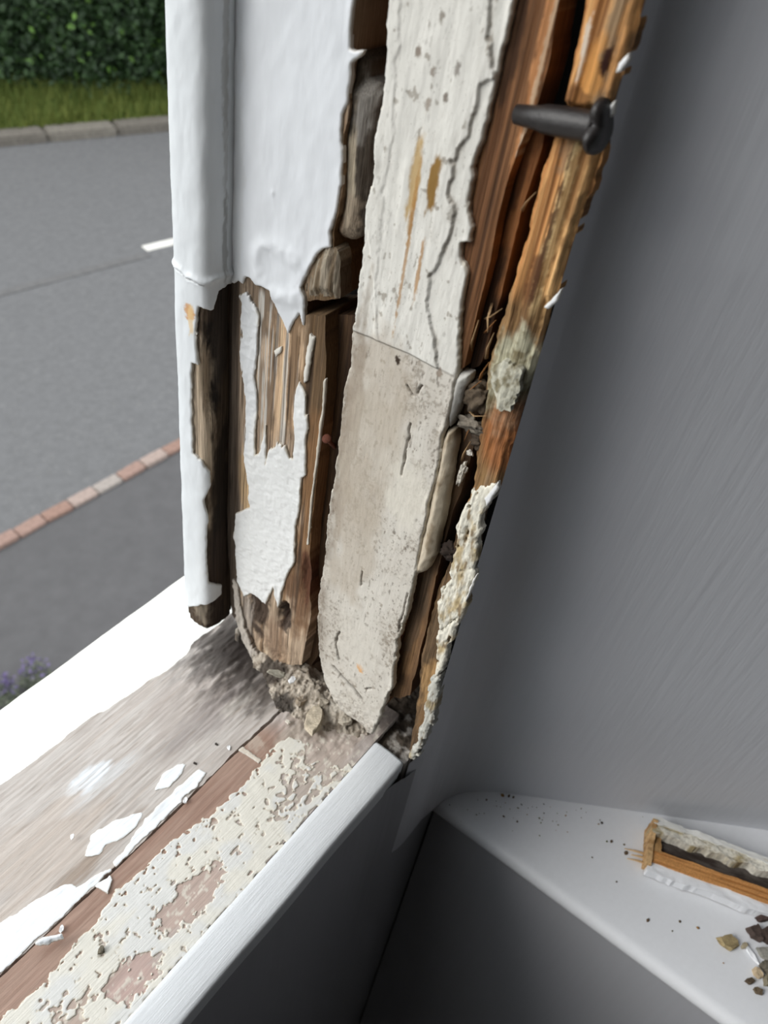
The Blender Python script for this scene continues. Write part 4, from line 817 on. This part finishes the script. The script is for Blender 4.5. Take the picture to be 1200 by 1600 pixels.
tag(link('dust_specks', me, DUST), 'fine specks of wood dust scattered over the white ledge', 'dust', None, 'stuff')

# ================================================================ OUTSIDE
GZ = -4.3
GP = Plane((0, 0, GZ), (1, 0, 0), (0, 1, 0))
def gnd(p, h=0.0): q = Plane((0, 0, GZ + h), (1, 0, 0), (0, 1, 0)); u = q.px([p])[0]; return np.array([u[0], u[1], GZ + h])
def poly_obj(name, pts, mat, parent=None):
    me = bpy.data.meshes.new(name); me.from_pydata([tuple(p) for p in pts], [], [list(range(len(pts)))]); return link(name, me, mat, parent, False)
ASPH = attr_mat('asphalt', 0.9, (14, 14, 14), 0.14, 0.4, 0.01, speck=(55, 0.6, S(150, 148, 144), 0.3), colour=S(99, 99, 100))
PATH = attr_mat('path_asphalt', 0.9, (9, 9, 9), 0.12, 0.4, 0.01, colour=S(84, 83, 84))
b0, b1 = gnd((0, 845)), gnd((285, 690)); bd = _n(b1 - b0); bnrm = np.array([-bd[1], bd[0], 0])
if bnrm[1] < 0: bnrm = -bnrm
k0_, k1_ = gnd((0, 230)), gnd((270, 205)); kd = _n(k1_ - k0_); kn = np.array([-kd[1], kd[0], 0])
if kn[1] < 0: kn = -kn
road = poly_obj('road', [b0 - bd * 40, b1 + bd * 40, k1_ + kd * 40 + kn * 0.1, k0_ - kd * 40 + kn * 0.1], ASPH)
tag(road, 'grey asphalt road below the window', None, None, 'structure')
pav = poly_obj('pavement', [b0 - bd * 40 - bnrm * 8, b1 + bd * 40 - bnrm * 8, b1 + bd * 40 - np.array([0, 0, -0.005]), b0 - bd * 40 - np.array([0, 0, -0.005])], PATH)
tag(pav, 'dark asphalt path between the house and the road', None, None, 'structure')
# painted centre dash
WLINE = attr_mat('road_paint', 0.8, (12, 12, 12), 0.12, 0.2, 0.003, colour=S(215, 213, 206))
d0, d1 = gnd((226, 389)), gnd((288, 374)); dd = _n(d1 - d0); dn = np.array([-dd[1], dd[0], 0]) * 0.06
def dash(name, a, b, wd, lab):
    q = _n(b - a); nn_ = np.array([-q[1], q[0], 0]) * wd; z = np.array([0, 0, 0.008])
    bm = bmesh.new(); t = [bm.verts.new(tuple(p)) for p in (a - nn_ + z, b - nn_ + z, b + nn_ + z, a + nn_ + z)]; u = [bm.verts.new(tuple(np.array(v.co) - z)) for v in t]
    bm.faces.new(t); bm.faces.new(u[::-1])
    for k in range(4): bm.faces.new((u[k], u[(k + 1) % 4], t[(k + 1) % 4], t[k]))
    bmesh.ops.recalc_face_normals(bm, faces=bm.faces); me = bpy.data.meshes.new(name); bm.to_mesh(me); bm.free()
    return tag(link(name, me, WLINE, None, False), lab, 'road marking')
dash('road_marking', d0, d0 + dd * 2.0, 0.06, 'white painted centre-line dash on the road')
SEAM = attr_mat('road_seam', 0.9, (14, 14, 14), 0.2, 0.3, 0.005, colour=S(98, 97, 97))
sa, sb = gnd((-10, 462)), gnd((232, 398))
so = dash('road_seam', sa, sb, 0.05, 'dark tar seam running along the middle of the road'); so.data.materials[0] = SEAM
# brick edging
ED = thing('brick_edging', 'row of pinkish brick edging between path and road', 'edging', tuple(b0))
BRM = [attr_mat('brick_%d' % k, 0.9, (40, 40, 40), 0.3, 0.5, 0.004, colour=c) for k, c in enumerate((S(150, 134, 126), S(140, 116, 106), S(146, 138, 132), S(136, 110, 99)))]
bm = bmesh.new(); bmesh.ops.create_cube(bm, size=1)
for v in bm.verts: v.co = Vector((v.co.x * 0.215, v.co.y * 0.105, v.co.z * 0.05))
bmesh.ops.bevel(bm, geom=bm.edges[:], offset=0.008, segments=1, affect='EDGES')
bmes = []
for k in range(4):
    me = bpy.data.meshes.new('brick'); bm.to_mesh(me); me.materials.append(BRM[k]); bmes.append(me)
bm.free()
ang = math.atan2(bd[1], bd[0]); rg = random.Random(5)
for k in range(-6, 22):
    o = bpy.data.objects.new('brick', rg.choice(bmes)); col.objects.link(o); o.parent = ED
    p = b0 + bd * (0.225 * k) - bnrm * 0.03 + np.array([0, 0, 0.012 + rg.uniform(-0.006, 0.006)]) - b0
    o.location = Vector(p); o.rotation_euler = (rg.uniform(-0.03, 0.03), rg.uniform(-0.02, 0.02), ang + rg.uniform(-0.04, 0.04))
# kerb of long stones
KB = thing('kerb', 'weathered concrete kerb along the far side of the road', 'kerb', tuple(k0_))
KM = [attr_mat('kerb_%d' % k, 0.95, (18, 18, 18), 0.3, 0.5, 0.006, colour=c) for k, c in enumerate((S(116, 111, 103), S(106, 101, 94)))]
joint = gnd((76, 222)); off = float(np.dot(joint - k0_, kd)); ka = math.atan2(kd[1], kd[0])
ks = []
for k in range(2):
    bm = bmesh.new(); bmesh.ops.create_cube(bm, size=1)
    for v in bm.verts: v.co = Vector((v.co.x * 0.895, v.co.y * 0.30, v.co.z * 0.22))
    bmesh.ops.bevel(bm, geom=bm.edges[:], offset=0.025, segments=2, affect='EDGES'); me = bpy.data.meshes.new('kerb_stone'); bm.to_mesh(me); bm.free(); me.materials.append(KM[k]); ks.append(me)
for k in range(-7, 9):
    o = bpy.data.objects.new('kerb_stone', ks[k % 2]); col.objects.link(o); o.parent = KB
    o.location = Vector(kd * (off + 0.455 + 0.91 * k) + kn * 0.15 + np.array([0, 0, 0.0])); o.rotation_euler = (0, 0, ka + 0.008 * (k % 3 - 1))
# verge
VERGE = attr_mat('verge_soil', 0.95, (6, 6, 6), 0.3, 0.3, 0.02, colour=S(86, 96, 40))
hb0, hb1 = gnd((0, 156), 0.05), gnd((270, 160), 0.05)
va, vb = k0_ + kn * 0.28, k1_ + kn * 0.28
up_ = np.array([0, 0, 0.10])
verge = poly_obj('verge', [va - kd * 30 + up_, vb + kd * 30 + up_, vb + kd * 30 + kn * 14 + up_ * 3, va - kd * 30 + kn * 14 + up_ * 3], VERGE)
tag(verge, 'sloping ground of the verge behind the kerb', None, None, 'structure')
nr = np.random.default_rng(4)
def leaves(name, P, N, size, cols, mat, parent=None, aspect=0.6):
    n = len(P); t = nr.normal(size=(n, 3)); t -= (t * N).sum(1)[:, None] * N; t /= np.linalg.norm(t, axis=1)[:, None]; b = np.cross(N, t)
    s = size * nr.uniform(0.6, 1.3, n)[:, None]
    V = np.stack([P - t * s, P - b * s * aspect + N * s * 0.15, P + t * s, P + b * s * aspect + N * s * 0.15], 1).reshape(-1, 3)
    Fc = np.arange(4 * n).reshape(n, 4)
    me = bpy.data.meshes.new(name); me.from_pydata(V.tolist(), [], Fc.tolist()); setcol(me, np.repeat(cols, 4, axis=0)); return link(name, me, mat, parent, False)
LEAF = attr_mat('leaf', 0.55, (30, 30, 30), 0.25, 0, spec=0.35)
GRASS = attr_mat('grass_blade', 0.7, (30, 30, 30), 0.25, 0)
# grass blades
n = 34000; a = nr.uniform(-2.5, 6.0, n); bb = nr.uniform(-0.03, 3.2, n)
P = va + kd * a[:, None] + kn * bb[:, None] + up_ + np.c_[np.zeros(n), np.zeros(n), bb / 14 * 0.2]
hgt = 0.10 + 0.10 * nr.random(n) + 0.05 * bb; N_ = nr.normal(size=(n, 3)); N_[:, 2] = 0; N_ /= np.linalg.norm(N_, axis=1)[:, None]
sidev = np.c_[-N_[:, 1], N_[:, 0], np.zeros(n)] * 0.008; lean = N_ * (hgt * nr.uniform(0.1, 0.7, n))[:, None]
V = np.stack([P - sidev, P + sidev, P + lean + np.c_[np.zeros((n, 2)), hgt]], 1).reshape(-1, 3)
cg = mix(S(72, 92, 34), S(108, 114, 52), nr.random(n)); cg = mix(cg, S(58, 78, 36), sst(0.8, 2.6, bb))
me = bpy.data.meshes.new('verge_grass'); me.from_pydata(V.tolist(), [], np.arange(3 * n).reshape(n, 3).tolist()); setcol(me, np.repeat(cg, 3, axis=0))
tag(link('verge_grass', me, GRASS, None, False), 'green grass of the roadside verge', 'grass', None, 'stuff')
# hedge
hd = _n(hb1 - hb0); hn = np.array([-hd[1], hd[0], 0]); hn = hn if hn[1] > 0 else -hn
HG = thing('hedge', 'dense dark green hedge across the road', 'hedge', tuple(hb0))
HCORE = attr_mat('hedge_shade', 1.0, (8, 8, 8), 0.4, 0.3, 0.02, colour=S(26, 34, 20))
gx = np.linspace(-8, 14, 240); gz = np.linspace(0, 4.5, 60); GX, GZZ = np.meshgrid(gx, gz)
face = 0.5 - 0.25 * np.sin(GZZ * 0.9) + 0.35 * fbm(GX * 0.9, GZZ * 0.9, 3, 4)
Pg = hb0 + GX[..., None] * hd + face[..., None] * hn + np.stack([GX * 0, GX * 0, GZZ], -1)
grid('shade_core', Pg[::-1], S(26, 34, 20), HCORE, HG)  # dark sheet behind the leaves, coloured as the hedge's shaded inside
n = 60000; lx = nr.uniform(-3.0, 6.5, n); lz = 3.6 * nr.random(n) ** 1.2
fc = 0.5 - 0.25 * np.sin(lz * 0.9) + 0.35 * fbm(lx * 0.9, lz * 0.9, 3, 4) - nr.exponential(0.12, n) - 0.03
P = hb0 + lx[:, None] * hd + fc[:, None] * hn + np.c_[np.zeros((n, 2)), lz]
N_ = -hn + nr.normal(size=(n, 3)) * 0.7 + np.array([0, 0, 0.5]); N_ /= np.linalg.norm(N_, axis=1)[:, None]
cl = mix(S(26, 44, 22), S(44, 68, 32), nr.random(n)); cl = mix(cl, S(96, 132, 56), (nr.random(n) > 0.965) * 1.0)
lv = leaves('foliage', P, N_, 0.05, cl, LEAF, HG); lv['kind'] = 'stuff'
# lavender in the bed right below the window
LAV = attr_mat('lavender', 0.8, (60, 60, 60), 0.2, 0)
for k, (p, lab) in enumerate((((4, 1082), 'purple flowering plant at the left edge below the sill'), ((54, 1054), 'purple flowering plant nearest the bright outer sill'))):
    c = gnd(p, 0.10); c[2] = GZ + 0.01; T = thing('lavender_plant', lab, 'plant', tuple(c), 'flowering plants beside the path')
    R_ = 0.09
    n = 320; th = nr.uniform(0, 2 * math.pi, n); rr = R_ * np.sqrt(nr.random(n)); hh = nr.uniform(0.03, 0.17, n)
    P = c + np.c_[rr * np.cos(th), rr * np.sin(th), hh * (1 - 0.5 * (rr / R_) ** 2)]
    N_ = nr.normal(size=(n, 3)) + np.array([0, 0, 1.0]); N_ /= np.linalg.norm(N_, axis=1)[:, None]
    leaves('foliage', P, N_, 0.02, mix(S(76, 86, 70), S(128, 132, 116), nr.random(n)), LAV, T, 0.3)['kind'] = 'stuff'
    n = 60; th = nr.uniform(0, 2 * math.pi, n); rr = R_ * np.sqrt(nr.random(n)); P = c + np.c_[rr * np.cos(th), rr * np.sin(th), nr.uniform(0.13, 0.20, n)]
    N_ = nr.normal(size=(n, 3)) + np.array([0, 0, 1.0]); N_ /= np.linalg.norm(N_, axis=1)[:, None]
    leaves('blossom', P, N_, 0.015, mix(S(84, 74, 108), S(112, 102, 136), nr.random(n)), LAV, T, 0.8)['kind'] = 'stuff'
for o in bpy.data.objects:
    if '_base' in o: del o['_base']
